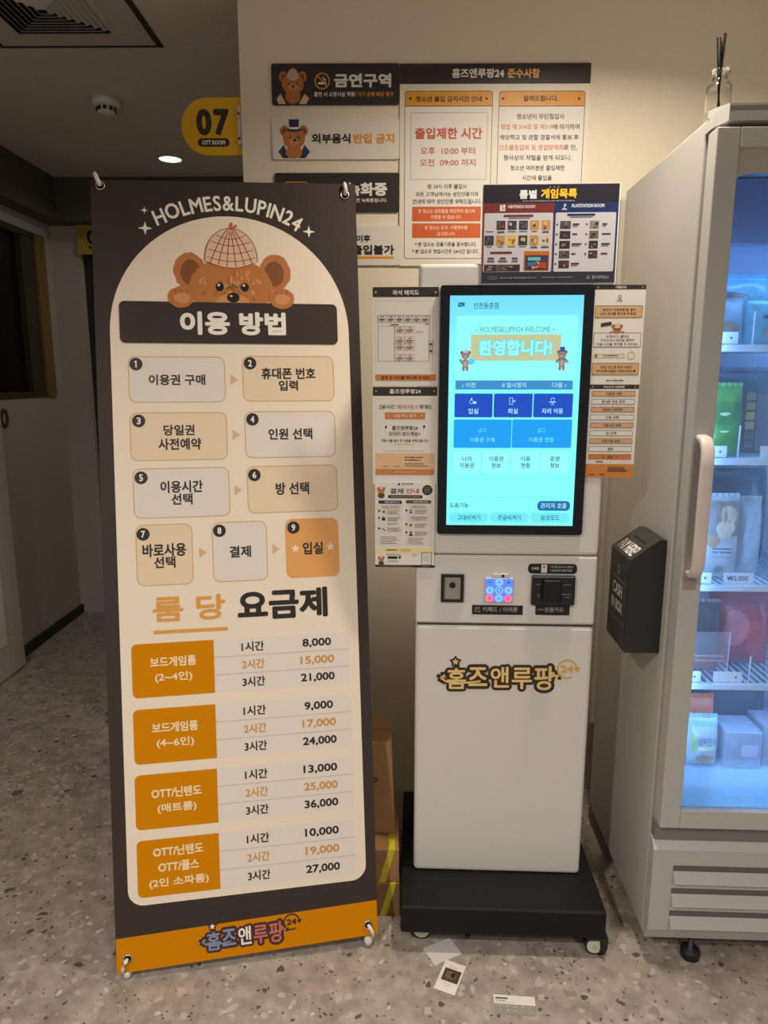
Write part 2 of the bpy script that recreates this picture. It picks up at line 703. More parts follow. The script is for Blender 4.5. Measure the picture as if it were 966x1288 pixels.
def plaid_hat(p, x, y, wd, hg, L, lines=True):
    """checked cap: dome on a curved brim, centre of brim at x,y"""
    P = []
    for k in range(21):
        a = math.pi * k / 20
        P.append((x + wd * math.cos(a) * (1 - 0.06 * math.sin(a)), y + hg * (math.sin(a) ** 0.85)))
    for k in range(1, 12):
        t = k / 12
        P.append((x - wd + 2 * wd * t, y - 0.20 * hg * math.sin(math.pi * t)))
    p.poly([(a + (a - x) * 0.03, b + 0.02 * hg) for a, b in P], PLAIDLN, L)
    p.poly(P, PLAID, L + 1)
    if lines:
        for f in (-0.8, -0.5, -0.17, 0.17, 0.5, 0.8):
            pts = []
            for k in range(9):
                t = k / 8
                pts.append((x + f * wd * math.cos(t * 1.45), y - 0.17 * hg * math.cos(f * 1.5) + hg * (0.13 + 1.0 * math.sin(t * math.pi / 2)) * (1 - 0.06) * 1.0 * min(1, t + 0.0) if k else y - 0.17 * hg * math.cos(f * 1.5)))
            p.line(pts, wd * 0.035, PLAIDLN, L + 2)
        for g in (0.12, 0.36, 0.6, 0.8):
            hw = wd * math.cos(math.asin(min(0.98, g))) * 0.93
            p.line([(x - hw + 2 * hw * k / 8, y + g * hg - 0.13 * hg * math.sin(math.pi * k / 8)) for k in range(9)], wd * 0.028, PLAIDLN, L + 2)
    p.poly([(x - 0.05 * wd, y + hg * 0.96), (x + 0.06 * wd, y + hg * 0.96), (x + 0.10 * wd, y + hg * 1.16), (x, y + hg * 1.2)], RUST, L + 3)
    p.poly([(x, y + hg * 0.98), (x + 0.05 * wd, y + hg * 0.95), (x + 0.28 * wd, y + hg * 1.08), (x + 0.22 * wd, y + hg * 1.14)], RUST, L + 3)


def top_hat(p, x, y, wd, hg, L, c=(34, 48, 84)):
    m = M(c, 0.5)
    p.ell(x, y, wd, wd * 0.26, m, L, 24)
    p.poly([(x - 0.62 * wd, y), (x + 0.62 * wd, y), (x + 0.7 * wd, y + hg), (x - 0.7 * wd, y + hg)], m, L + 1)
    p.lrect(x - 0.63 * wd, y + 0.06 * hg, x + 0.63 * wd, y + 0.25 * hg, WHITE, 0, L + 2)


# ------------------------------------------------------------------ room shell
WALL = M((231, 219, 197), 0.75, var=0.02, bump=0.06, scale=120, name='cream_wall')
WALLC = M((186, 180, 170), 0.75, var=0.03, name='corridor_wall')
CEIL = M((196, 188, 180), 0.85, var=0.02, name='ceiling_paint')
YB, CEILZ = 2.05, 2.34
struct(MB().box(-2.6, 3.2, -3.4, 5.0, -0.05, 0.0, terrazzo()).build('floor'))
struct(MB().box(-2.6, 3.2, -3.4, 5.0, CEILZ, CEILZ + 0.05, CEIL).build('ceiling'))
struct(MB().box(-0.402, 3.2, YB, 4.2, 0.0, CEILZ, WALL).build('wall_back'))
struct(MB().box(-2.0, -1.8, -3.4, 3.16, 0.0, CEILZ, WALLC).box(-2.0, -1.8, 3.81, 4.2, 0.0, CEILZ, WALLC)
       .box(-2.0, -1.8, 3.16, 3.81, 0.0, 1.245, WALLC).box(-2.0, -1.8, 3.16, 3.81, 2.06, CEILZ, WALLC).build('wall_left'))
struct(MB().box(-1.8, -1.645, 3.9, 4.2, 0, CEILZ, WALLC).box(-0.75, -0.402, 3.9, 4.2, 0, CEILZ, WALLC)
       .box(-1.645, -0.75, 3.9, 4.2, 2.0, CEILZ, WALLC).build('wall_end'))
struct(MB().box(-1.8, -1.785, 3.0, 3.9, 0.0, 0.05, M((38, 36, 34), 0.5)).build('baseboard_left'))
struct(MB().box(-0.402, 3.2, YB - 0.012, YB, 0.0, 0.05, M((205, 198, 188), 0.5), 0.002).build('baseboard_back'))
struct(MB().box(-1.8, -1.70, 1.2, 3.9, 2.13, CEILZ, M((84, 79, 74), 0.8)).box(-1.70, -0.402, 3.78, 3.9, 2.13, CEILZ, M((84, 79, 74), 0.8)).build('shade_trim_1'))  # added bulkheads; their dark colour stands in for shade under the ceiling
# window in the corridor wall: yellow painted frame round dark glass
YEL = M((136, 110, 56), 0.6, name='yellow_frame')
OLV = M((70, 62, 42), 0.6, name='olive_frame')
wf = MB()
wf.box(-1.99, -1.79, 3.715, 3.81, 1.245, 2.06, YEL, 0.003)
wf.box(-1.99, -1.802, 3.585, 3.715, 1.275, 2.03, OLV, 0.002)
wf.box(-1.99, -1.795, 3.16, 3.20, 1.245, 2.06, YEL, 0.003)
wf.box(-1.99, -1.795, 3.16, 3.81, 1.245, 1.275, OLV, 0.003)
wf.box(-1.99, -1.795, 3.16, 3.81, 2.03, 2.06, OLV, 0.003)
wo = struct(wf.build('window_1'))
pane = MB().box(-1.84, -1.83, 3.20, 3.585, 1.275, 2.03, M((18, 19, 20), 0.35, name='dark_glass')).build('window_pane', wo)
# dark glass door closing the end of the corridor
do = struct(MB().box(-1.645, -1.60, 3.93, 4.0, 0, 2.0, M((46, 50, 46), 0.4)).box(-0.80, -0.75, 3.93, 4.0, 0, 2.0, M((46, 50, 46), 0.4))
            .box(-1.60, -0.80, 3.93, 4.0, 1.95, 2.0, M((46, 50, 46), 0.4)).build('door_1'))
MB().box(-1.60, -0.80, 3.955, 3.97, 0.0, 1.95, M((12, 13, 18), 0.2)).build('door_panel', do)
MB().cyl((-0.86, 3.93, 0.85), (-0.86, 3.93, 1.25), 0.012, M((150, 150, 150), 0.3, 1.0)).box(-0.87, -0.85, 3.93, 3.96, 0.9, 0.92, M((150, 150, 150), 0.3, 1.0)).build('door_handle', do)
# pale sliding door leaf hung on the corridor wall
dl = thing('sliding_door', Matrix.Translation((-1.75, 2.6, 0)), 'pale door leaf hung against the corridor wall at the left edge', 'door')
MB().box(-0.022, 0.018, -0.5, 0.53, 0.005, 2.02, M((196, 190, 180), 0.55), 0.003).build('door_leaf', dl)
MB().box(0.018, 0.022, -0.36, 0.39, 0.16, 0.86, M((226, 222, 214), 0.5), 0.001).build('kick_panel', dl)
MB().cyl((0.04, -0.38, 0.9), (0.04, -0.38, 1.2), 0.01, M((160, 160, 160), 0.3, 1.0)).box(0.016, 0.04, -0.386, -0.374, 0.92, 0.935, M((160, 160, 160), 0.3, 1.0)).box(0.016, 0.04, -0.386, -0.374, 1.165, 1.18, M((160, 160, 160), 0.3, 1.0)).build('pull_handle', dl)
# number on the corridor wall
pn = Print(frame((-1.7985, 3.0, 1.11), (0, 1, 0), (0, 0, 1)))
NUMINK = M((92, 58, 46), 0.6)
pn.ltext('30', 0.165, 0.0, 0.318, 0.095, NUMINK, 0.03, 1)
tag(pn.build('wall_number'), 'dark brown digits stuck on the corridor wall below the window', 'number')

# ------------------------------------------------------------------ ceiling fittings
VENTW = M((178, 172, 166), 0.6)
GAP = M((40, 36, 33), 0.7)  # flat dark tone paints the shade round the cover and behind the louvres
VT = thing('ceiling_vent', Matrix.Translation((-0.945, 2.12, CEILZ)), 'square white ceiling air vent with louvres in a dark shadow gap', 'vent')
v = MB()
a, b = 0.25, 0.232
for x0, x1, y0, y1 in ((-a, a, -a, -b), (-a, a, b, a), (-a, -b, -b, b), (b, a, -b, b)):
    v.box(x0, x1, y0, y1, -0.003, 0.0, GAP)
v.build('shadow_frame', VT)
v = MB()
for x0, x1, y0, y1 in ((-b, b, -b, -0.148), (-b, b, 0.148, b), (-b, -0.148, -0.148, 0.148), (0.148, b, -0.148, 0.148)):
    v.box(x0, x1, y0, y1, -0.0045, -0.001, VENTW, 0.001)
v.build('cover_plate', VT)
v = MB()
v.box(-0.148, 0.148, -0.148, 0.148, -0.004, -0.001, GAP)
for k in range(8):
    r0 = 0.148 - k * 0.0175
    r1 = r0 - 0.0125
    zz = -0.014 - k * 0.0006
    for sx, sy in ((1, 0), (-1, 0), (0, 1), (0, -1)):
        if sx:
            P = [(sx * r0, -r0, zz + 0.010), (sx * r0, r0, zz + 0.010), (sx * r1, r1, zz), (sx * r1, -r1, zz)]
        else:
            P = [(-r0, sy * r0, zz + 0.010), (r0, sy * r0, zz + 0.010), (r1, sy * r1, zz), (-r1, sy * r1, zz)]
        v.prism(P, (0, 0, -0.0012), VENTW)
v.build('louvre_grille', VT)
SD = thing('smoke_detector', Matrix.Translation((-1.035, 2.775, CEILZ)), 'small round white detector on the dark corridor ceiling', 'detector')
MB().lathe([(0.05, 0.0), (0.05, -0.018), (0.044, -0.026), (0.03, -0.028)], M((225, 222, 215), 0.45)).build('housing', SD)
d = MB().lathe([(0.030, -0.026), (0.030, -0.046), (0.026, -0.052), (0.012, -0.054)], M((215, 212, 205), 0.45))
for k in range(9):
    an = R(40 * k)
    d.box(0.030 * math.cos(an) - 0.005, 0.030 * math.cos(an) + 0.005, 0.030 * math.sin(an) - 0.004, 0.030 * math.sin(an) + 0.004, -0.044, -0.032, M((20, 18, 18), 0.6))
d.build('sensor_head', SD)
DLt = thing('downlight', Matrix.Translation((-1.018, 3.48, CEILZ)), 'lit round recessed downlight glowing white in the dark ceiling', 'light')
MB().lathe([(0.058, 0.0), (0.058, -0.006), (0.052, -0.007), (0.050, -0.002)], M((215, 210, 205), 0.4)).build('trim_ring', DLt)
MB().lathe([(0.049, -0.001), (0.049, -0.004), (0.02, -0.0045)], M((255, 246, 236), 0.5, emit=3.0, name='lamp_disc')).build('lamp_disc', DLt)

# ------------------------------------------------------------------ room number sign at the wall's corner
SIGNY = M((228, 176, 12), 0.5, name='sign_yellow')
p = Print(frame((-0.40, YB + 0.012, 2.0), (1, 0, 0), (0, 0, 1)))
x0, y0 = p.px(230, 195.5)
x1, y1 = p.px(303, 122.5)
x1 = -0.004
rad = (y1 - y0) / 2
loop = [(x1, y0), (x1, y1)] + [(x0 + rad + rad * math.cos(R(a)), (y0 + y1) / 2 + rad * math.sin(R(a))) for a in range(90, 271, 10)]
RS = thing('room_sign', Matrix.Translation((-0.40, YB + 0.012, 2.0)), 'yellow round-ended room sign reading 07 on the wall corner', 'sign')
p.slab(loop, 0.012, SIGNY)
p.text('0', 246, 137, 267, 170.5, DARK, 0.034, 2, 4)
p.text('7', 268, 137, 289, 170.5, DARK, 0.04, 2, 4)
bx = p.box(248.5, 174, 289, 184.5)
p.lrect(*bx, DARK, (bx[3] - bx[1]) / 2, 2)
p.text('OTT ROOM', 254, 176.5, 283.5, 182, WHITE, 0.03, 4)
p.build('sign_panel', RS)
br = MB()
bq = Print(frame((-0.40, YB + 0.006, 2.0), (1, 0, 0), (0, 0, 1))).box(296.5, 133, 304, 182)
br.box(-0.0145, -0.004, -0.006, -0.001, bq[1], bq[3], M((205, 200, 192), 0.4), 0.001)
for f in (0.16, 0.80):
    zz = bq[1] + f * (bq[3] - bq[1])
    br.cyl((-0.0105, -0.009, zz), (-0.0105, -0.006, zz), 0.0028, M((40, 38, 36), 0.4, 0.6), seg=12)
br.build('bracket', RS)
p = Print(frame((-1.66, 3.88, 1.985), (1, 0, 0), (0, 0, 1)))
FSIG = p
p.slab([(0.01, 0.0), (0.24, 0.0), (0.24, 0.145), (0.01, 0.145)], 0.012, M((190, 160, 62), 0.55))
p.ltext('0', 0.062, 0.05, 0.11, 0.12, DARK, 0.05, 2, 3)
p.ell(0.078, 0.035, 0.010, 0.009, DARK, 2)
tag(p.build('room_sign'), 'dim yellow room sign over the dark doorway, mostly hidden by the banner', 'sign')

# ------------------------------------------------------------------ wall signs and notice board
YS = YB - 0.006
WF = frame((0, YS, 1.345), (1, 0, 0), (0, 0, 1))
SIGNDARK = M((48, 42, 40), 0.38, name='sign_dark')
SIGNWHITE = M((226, 218, 206), 0.42, name='sign_white')


def wall_board(u0, v0, u1, v1, m, r=0.006):
    p = Print(WF)
    x0, y0, x1, y1 = p.box(u0, v0, u1, v1)
    p.slab(p.rr(x0, y0, x1, y1, r), 0.0055, m)
    return p, (x0, y0, x1, y1)


# no smoking
p, b = wall_board(340.8, 80, 502.3, 131.5, SIGNDARK)
x, y = p.px(368.5, 106)
s = p.px(378.5, 106)[0] - x
p.poly([p.px(348, 124), p.px(353, 118), p.px(360, 131), p.px(350.5, 131)], PLAID, 2)
p.poly([p.px(389, 124), p.px(383, 118), p.px(376, 131), p.px(385, 131)], PLAID, 2)
q = p.px(368.5, 121.5)
p.ell(q[0], q[1], s * 0.95, s * 0.85, FUR, 3, 32, 0.03)
bear_head(p, x, y, s * 1.35, 4)
q = p.px(368.5, 99.0)
plaid_hat(p, q[0], q[1], s * 0.72, s * 1.12, 11)
cx_, cy_ = p.px(405.3, 102)
rr_ = p.px(415, 102)[0] - cx_
p.ring(cx_, cy_, rr_ * 0.84, rr_, ORANGE, 2)
p.lrect(cx_ - rr_ * 0.55, cy_ - rr_ * 0.38, cx_ + rr_ * 0.5, cy_ - rr_ * 0.14, WHITE, 0, 2)
p.line([(cx_ + rr_ * .3, cy_ - 0.05 * rr_), (cx_ + rr_ * .4, cy_ + .2 * rr_), (cx_ + rr_ * .1, cy_ + .3 * rr_), (cx_ + rr_ * .15, cy_ + .5 * rr_)], rr_ * .12, WHITE, 2)
p.line([(cx_ - rr_ * 0.62, cy_ + rr_ * 0.62), (cx_ + rr_ * 0.62, cy_ - rr_ * 0.62)], rr_ * 0.16, ORANGE, 3)
p.text('금연구역', 420, 92.5, 492, 110, WHITE, 0.035, 4, 3)
p.text('흡연 시 소방시설 작동/', 395, 115.5, 448, 121.5, WHITE, 0.015, 4)
p.text('기기 손해 배상 청구', 449.5, 115.5, 495, 121.5, ORANGE, 0.015, 4)
tag(p.build('wall_sign'), 'dark sign with bear and no-smoking symbol, topmost in the column', 'sign')
# no outside food
p, b = wall_board(342, 149, 502.3, 200, SIGNWHITE)
x, y = p.px(370, 174)
s = p.px(380, 174)[0] - x
CAPE = M((44, 52, 74), 0.5)
for sg in (-1, 1):
    p.poly([p.px(370 + sg * 20, 191), p.px(370 + sg * 13, 182), p.px(370 + sg * 6, 199), p.px(370 + sg * 14, 199)], CAPE, 2)
q = p.px(370, 191)
p.ell(q[0], q[1] - s * 0.05, s * 1.05, s * 0.75, FUR, 3, 32, 0.03)
bear_head(p, x, y, s * 1.38, 4, seed=5)
q = p.px(370, 163.5)
top_hat(p, q[0], q[1], s * 0.9, s * 1.2, 11)
p.ring(*p.px(374.5, 174), s * 0.24, s * 0.32, M((90, 74, 60), 0.4), 12)
p.text('외부음식', 392, 168, 441, 180.5, INK, 0.03, 4, 3)
p.text('반입 금지', 444.5, 168, 496, 180.5, ORANGE, 0.03, 4, 3)
tag(p.build('wall_sign'), 'white sign with top-hatted bear banning outside food, second in the column', 'sign')
# recording
p, b = wall_board(345, 217.5, 502.3, 266.3, SIGNDARK)
p.line([p.px(358, 230.5), p.px(361, 229), p.px(384, 229), p.px(387, 230.5)], 0.002, ORANGE, 2)
p.text('녹화중', 436.5, 229.5, 487, 246.5, WHITE, 0.035, 4, 3)
p.text('24시간 녹화중입니다.', 437, 249.5, 487, 254.5, WHITE, 0.012, 4)
tag(p.build('wall_sign'), 'dark sign with white lettering half behind the banner, third in the column', 'sign')
# no entry after hours
p, b = wall_board(345, 284, 502.3, 333.5, SIGNWHITE)
p.text('이후', 448, 295.5, 466, 304.5, INK, 0.03, 4, 3)
p.text('출입불가', 443, 308, 496, 320.5, INK, 0.035, 4, 3)
p.rect(440, 322.5, 495.5, 325.5, ORANGE, 0, 2)
tag(p.build('wall_sign'), 'white sign with orange underline half behind the banner, lowest in the column', 'sign')

# notice board
p = Print(WF)
BOARD = M((230, 220, 203), 0.5, name='board_print')
HEADD = M((50, 42, 40), 0.5, coat=0.0, name='board_header')
x0, y0, x1, y1 = p.box(503.2, 80, 743.3, 334)
x1 = p.px(743.3, 92)[0]
p.slab(p.rr(x0, y0, x1, y1, 0.0), 0.0055, BOARD)
p.lrect(x0, p.px(600, 105.5)[1], x1, y1, HEADD, 0, 1)
p.text('홈즈앤루팡24', 568.5, 86, 634, 98, WHITE, 0.022, 4, 3)
p.text('준수사항', 638.5, 86, 679, 98, M((240, 176, 70), 0.4), 0.022, 4, 3)
BO = M((220, 150, 40), 0.45)
for (u0, u1, un, vn) in ((508.7, 620, 617, 325.5), (625.5, 736.5, 731, 325.5)):
    X0, X1 = p.px(u0, 200)[0], p.px(u1, 120)[0]
    Yt, Yb = p.px(u0, 114.5)[1], p.px(u0, 325.5)[1]
    p.lrect(X0, Yb, X1, Yt, PAPER, 0.008, 1)
    p.lrect(X0, p.px(u0, 133.5)[1], X1, Yt, BO, 0.008, 2, corners=(0, 0, 1, 1))
    p.loutline(X0, Yb, X1, Yt, INK, 0.0013, 0.008, 3)
    p.lrect(X0, p.px(u0, 134)[1], X1, p.px(u0, 133.2)[1], INK, 0, 3)
    p.disc(u0 + 7.5, 124, 1.6, INK, 3)
    p.disc(u1 - 8, 124, 1.6, INK, 3)
p.text('청소년 출입 금지시간 안내', 523, 121, 606, 128, INK, 0.018, 4)
p.text('알려드립니다.', 658.5, 120, 702, 127.5, INK, 0.018, 4)
p.outline(516.5, 141.5, 611.5, 226, GREYLINE, 0.0016, 0.002, 2)
p.text('출입제한 시간', 522, 160.5, 606.5, 175, M((196, 80, 50), 0.5), 0.022, 4, 3)
RI = M((190, 88, 62), 0.5)
p.text('오후  10:00 부터', 529, 185, 597.5, 194.5, RI, 0.006, 4, 3)
p.text('오전  09:00 까지', 528, 200, 598, 209, RI, 0.006, 4, 3)
p.text('밤 10시 이후 출입시', 538, 231.5, 586.5, 237.5, INK, 0.008, 4)
p.text('모든 고객님께서는 성인인증기의', 523, 241.5, 601, 247, INK, 0.008, 4)
p.text('안내에 따라 성인인증 부탁드립니다.', 519, 250.5, 605.5, 256.5, INK, 0.008, 4)
p.rect(518.3, 260, 604.5, 278.5, RUST, 0, 2)
p.rect(518.3, 281, 604, 299.3, RUST, 0, 2)
LW = M((248, 214, 190), 0.5)
p.text('본 업소는 음란물을 제공하지 않으며', 526, 263, 597, 268, LW, 0.006, 4)
p.text('이용할 수 없습니다', 542, 270.5, 579.5, 275.5, LW, 0.006, 4)
p.text('본 업소는 도박, 사행행위를', 534, 284, 588, 289, LW, 0.006, 4)
p.text('금지합니다', 549.5, 291.5, 572, 296.5, LW, 0.006, 4)
p.text('* 본 업소는 경품기준을 준수합니다.', 522, 304.5, 599.5, 310, INK, 0.008, 4)
p.text('* 본 업소의 영업시간은 24시간 입니다.', 518.5, 313.5, 602, 319, INK, 0.008, 4)
p.text('청소년이 무단침입시', 650, 143, 709, 150, INK, 0.006, 4)
OI = M((212, 120, 76), 0.5)
p.text('형법 제 314조 및 제319', 630, 156, 695, 163, OI, 0.006, 4)
p.text('에 의거하여', 695.5, 156, 728.5, 163, INK, 0.006, 4)
p.text('해당학교 및 관할 경찰서에 통보 후', 629, 169.5, 727.5, 176, INK, 0.006, 4)
p.text('건조물침입죄 및 영업방해죄', 627.5, 182, 708, 189, OI, 0.006, 4)
p.text('로 민,', 709, 182, 725.5, 189, INK, 0.006, 4)
p.text('형사상의 처벌을 받게 되오니,', 633.5, 195, 718.5, 202, INK, 0.006, 4)
p.text('청소년 여러분은 출입제한', 642, 208, 710, 214.5, INK, 0.006, 4)
p.text('시간에 출입을', 656.5, 220.5, 694, 227, INK, 0.006, 4)
tag(p.build('notice_board'), 'large cream notice board with dark header and two framed panels on the wall', 'notice board')

# ------------------------------------------------------------------ X banner
Bex = Vector((0.9843, 0.1766, 0.0)).normalized()
Bey = Vector((-0.0361, 0.1878, 0.9817)).normalized()
Bey = (Bey - Bex * Bey.dot(Bex)).normalized()
Borig = Vector((-0.615, 1.3575, 0.025))
BF = frame(Borig, Bex, Bey)
BN = Bex.cross(Bey)
BDARK = M((60, 50, 45), 0.55, spec=0.25, name='banner_dark')
BPALE = M((236, 222, 202), 0.5, name='banner_cream')
BORG = M((208, 132, 4), 0.6, spec=0.06, name='banner_orange')
p = Print(BF)
cTL, cTR, cBR, cBL = p.px(113.3, 226), p.px(446.8, 231.5), p.px(475.5, 1174.5), p.px(146.7, 1225.5)
p.slab([cBL, cBR, cTR, cTL], 0.0012, BDARK)
BR_ = thing('x_banner', Matrix.Translation(Borig), 'tall dark price banner with cream arch and peeking teddy bear on a stand', 'banner')
oL, oR = p.px(146, 1181.5), p.px(473.5, 1132)
p.poly([cBL, cBR, oR, oL], BORG, 1)
# cream arch: rounded top, rounded lower corners
aL, aR = p.px(137, 430)[0], p.px(440, 430)[0]
aL2, aR2 = p.px(163, 1130)[0], p.px(459, 1085)[0]
aL, aR = (aL + aL2) / 2, (aR + aR2) / 2
yb = (p.px(165, 1144)[1] + p.px(456, 1103)[1]) / 2
yt = p.px(281, 272)[1]
hw = (aR - aL) / 2
rc = 0.035
P = []
for k in range(9):
    a = R(180 + 90 * k / 8)
    P.append((aL + rc + rc * math.cos(a), yb + rc + rc * math.sin(a)))
for k in range(9):
    a = R(270 + 90 * k / 8)
    P.append((aR - rc + rc * math.cos(a), yb + rc + rc * math.sin(a)))
for k in range(41):
    a = R(180 * k / 40)
    P.append(((aL + aR) / 2 + hw * math.cos(a), yt - hw + hw * math.sin(a)))
p.poly(P, BPALE, 1)
# curved heading
title = 'HOLMES&LUPIN24'
pts = [(200, 273), (216, 265.5), (232.5, 261.5), (250.5, 258), (265, 256.5), (278.5, 255.5), (291.5, 256), (304, 257), (318.5, 259), (332, 262.5), (343, 266), (354, 270), (364.5, 275), (372.5, 281)]
arc = [p.px(*q) for q in pts]
cum = [0.0]
for k in range(1, len(arc)):
    cum.append(cum[-1] + math.hypot(arc[k][0] - arc[k - 1][0], arc[k][1] - arc[k - 1][1]))
hh = max(q[1] for q in glyphs('H', 0, 3)[0])
sc_ = 0.033 / hh
ws = []
for ch in title:
    V, F = glyphs(ch, 0.0, 3)
    ws.append((min(q[0] for q in V) * sc_ * 0.84, max(q[0] for q in V) * sc_ * 0.84))
gapw = (cum[-1] + 0.022 - sum(b - a for a, b in ws)) / (len(title) - 1)
pos = -0.011
for ch, (a, b) in zip(title, ws):
    t = pos + (b - a) / 2
    pos += (b - a) + gapw
    k = max(1, min(len(cum) - 1, next((i for i, c_ in enumerate(cum) if c_ > t), len(cum) - 1)))
    f = (t - cum[k - 1]) / (cum[k] - cum[k - 1])
    x = arc[k - 1][0] + f * (arc[k][0] - arc[k - 1][0])
    y = arc[k - 1][1] + f * (arc[k][1] - arc[k - 1][1])
    k0, k1 = max(k - 2, 0), min(k + 1, len(arc) - 1)
    an = math.atan2(arc[k1][1] - arc[k0][1], arc[k1][0] - arc[k0][0])
    V, F = glyphs(ch, 0.0, 3)
    W = []
    for q in V:
        X, Y = q[0] * sc_ * 0.84 - (a + b) / 2, (q[1] - hh / 2) * sc_
        W.append((x + X * math.cos(an) - Y * math.sin(an), y + X * math.sin(an) + Y * math.cos(an)))
    for j in range(8):
        dx, dy = 0.0010 * math.cos(j * math.pi / 4), 0.0010 * math.sin(j * math.pi / 4)
        p.raw([(X + dx, Y + dy) for X, Y in W], F, WHITE, 3 + 0.03 * j)
for (u, v, r) in ((182.5, 287, 0.016), (181.5, 264.5, 0.0085), (388.5, 291.5, 0.015)):
    q = p.px(u, v)
    p.star(q[0], q[1], r, WHITE, 3, 4, 0.3)
# bear behind the dark title bar
q = p.px(291, 366)
s = p.px(344, 366)[0] - q[0]
for sg, (eu, ev) in ((-1, (238.5, 341)), (1, (346, 343))):
    e = p.px(eu, ev)
    p.ell(e[0], e[1], s * 0.37, s * 0.44, FUR, 3, 50, 0.035, seed=11 + sg)
    p.ell(e[0] - sg * s * 0.02, e[1] - s * 0.03, s * 0.23, s * 0.31, FURDK, 4, 34, 0.05, seed=15 + sg)
e = p.px(291, 362)
p.ell(e[0], e[1], s * 0.98, s * 0.72, FUR, 5, 60, 0.022, seed=21)
for k in range(46):
    a_, r_ = rnd.uniform(0, 6.28), rnd.uniform(0, 0.85)
    X, Y = e[0] + s * 0.9 * r_ * math.cos(a_), e[1] + s * 0.62 * r_ * math.sin(a_)
    p.ell(X, Y, s * rnd.uniform(0.04, 0.10), s * rnd.uniform(0.025, 0.05), FURLT if k % 3 else M((170, 98, 46), 0.6), 6, 12, 0.15, seed=k, rot=rnd.uniform(0, 3))
n_ = p.px(293, 379)
p.ell(n_[0], n_[1] - s * 0.04, s * 0.40, s * 0.22, FURLT, 7, 30, 0.04, seed=31)
# title bar
tb = p.rect(149.5, 378.5, 425, 433.5, BDARK, 0.012, 12)
for u, v in ((276.5, 361), (308, 361.5)):
    x, y = p.px(u, v)
    p.ell(x, y, s * 0.095, s * 0.105, BLACKINK, 9, 18)
    p.ell(x - s * 0.02, y + s * 0.04, s * 0.03, s * 0.03, WHITE, 10, 10)
x, y = p.px(293.5, 374.5)
p.ell(x, y, s * 0.15, s * 0.12, BLACKINK, 9, 22)
p.ell(x - s * 0.05, y + s * 0.035, s * 0.04, s * 0.03, M((230, 150, 140), 0.5), 10, 10)
for (u, v) in ((228, 374), (354.5, 376)):
    x, y = p.px(u, v)
    p.ell(x, y, s * 0.30, s * 0.25, FUR, 13, 44, 0.04, seed=int(u))
    p.ell(x + s * 0.02, y - s * 0.02, s * 0.18, s * 0.13, FURLT, 14, 26, 0.07, seed=int(u) + 1)
    for dx in (-0.12, 0.0, 0.12):
        p.line([(x + s * dx, y + s * 0.10), (x + s * dx * 1.1, y + s * 0.19)], s * 0.02, FURDK, 15)
h_ = p.px(291, 329)
plaid_hat(p, h_[0], h_[1], p.px(323.5, 329)[0] - h_[0], p.px(291, 288)[1] - h_[1], 14)
p.text('이용 방법', 226, 391.5, 360, 422.5, WHITE, 0.045, 14, 4)
# step boxes
PALE2 = M((226, 216, 208), 0.45)
BEIGE = M((230, 208, 178), 0.45)
LINEC = M((212, 170, 112), 0.45)
steps = [
    (160.5, 448, 284.5, 506, 0, (('이용권 구매', 187, 471, 258.5, 484.5),)),
    (304, 447.5, 421, 504.5, 1, (('휴대폰 번호', 328.5, 462.5, 397, 477), ('입력', 350.5, 478.5, 375, 491.5))),
    (162.5, 519, 287, 578, 1, (('당일권', 205.5, 534.5, 245, 547.5), ('사전예약', 199, 551.5, 253.5, 565.5))),
    (307, 517.5, 423, 574.5, 0, (('인원 선택', 337.5, 539, 393, 552.5),)),
    (166.5, 589.5, 290, 649, 0, (('이용시간', 201.5, 605, 255.5, 619), ('선택', 215.5, 621, 242.5, 634.5))),
    (310, 586.5, 425.5, 642.5, 1, (('방 선택', 346.5, 607, 389, 621.5),)),
    (170, 660.5, 244, 734.5, 1, (('바로사용', 179, 684.5, 234.5, 699), ('선택', 193.5, 700.5, 221, 714))),
    (266, 657, 337.5, 729.5, 0, (('결제', 288.5, 687, 316, 700.5),)),
    (358, 653, 427.5, 724.5, 2, (('입실', 380.5, 682, 406.5, 696.5),)),
]
nums = [(171, 458), (314.5, 457), (174.5, 529.5), (317.5, 527.5), (177.5, 601), (320, 597.5), (180, 672), (276, 667.5), (369, 663.5)]
for k, (u0, v0, u1, v1, kind, rows) in enumerate(steps):
    m = (PALE2, BEIGE, M((226, 162, 92), 0.45))[kind]
    p.rect(u0, v0, u1, v1, m, 0.017, 2)
    if kind < 2:
        p.outline(u0, v0, u1, v1, LINEC, 0.0022, 0.017, 3)
    for (t, a, b, c, d_) in rows:
        p.text(t, a, b, c, d_, INK, 0.018, 5, 3)
    x, y = p.px(*nums[k])
    p.ell(x, y, 0.0145, 0.0145, INK, 5, 24)
    wn = 0.0046
    if k == 0:
        p.poly([(x - 0.0012, y - 0.008), (x + 0.0018, y - 0.008), (x + 0.0018, y + 0.008), (x - 0.0002, y + 0.008), (x - 0.0038, y + 0.0055), (x - 0.0032, y + 0.0034), (x - 0.0012, y + 0.0046)], WHITE, 7)
        continue
    p.ltext(str(k + 1), x - wn, y - 0.008, x + wn, y + 0.008, WHITE, 0.02, 7)
for (u, v) in ((294.5, 477.5), (297, 547), (299.5, 616.5), (255, 695), (347, 690.5)):
    x, y = p.px(u, v)
    p.poly([(x - 0.008, y + 0.012), (x - 0.008, y - 0.012), (x + 0.0095, y)], M((216, 178, 136), 0.45), 3)
for (u, v) in ((371.5, 690), (415.5, 687.5)):
    x, y = p.px(u, v)
    p.star(x, y, 0.011, M((244, 220, 196), 0.45), 5)
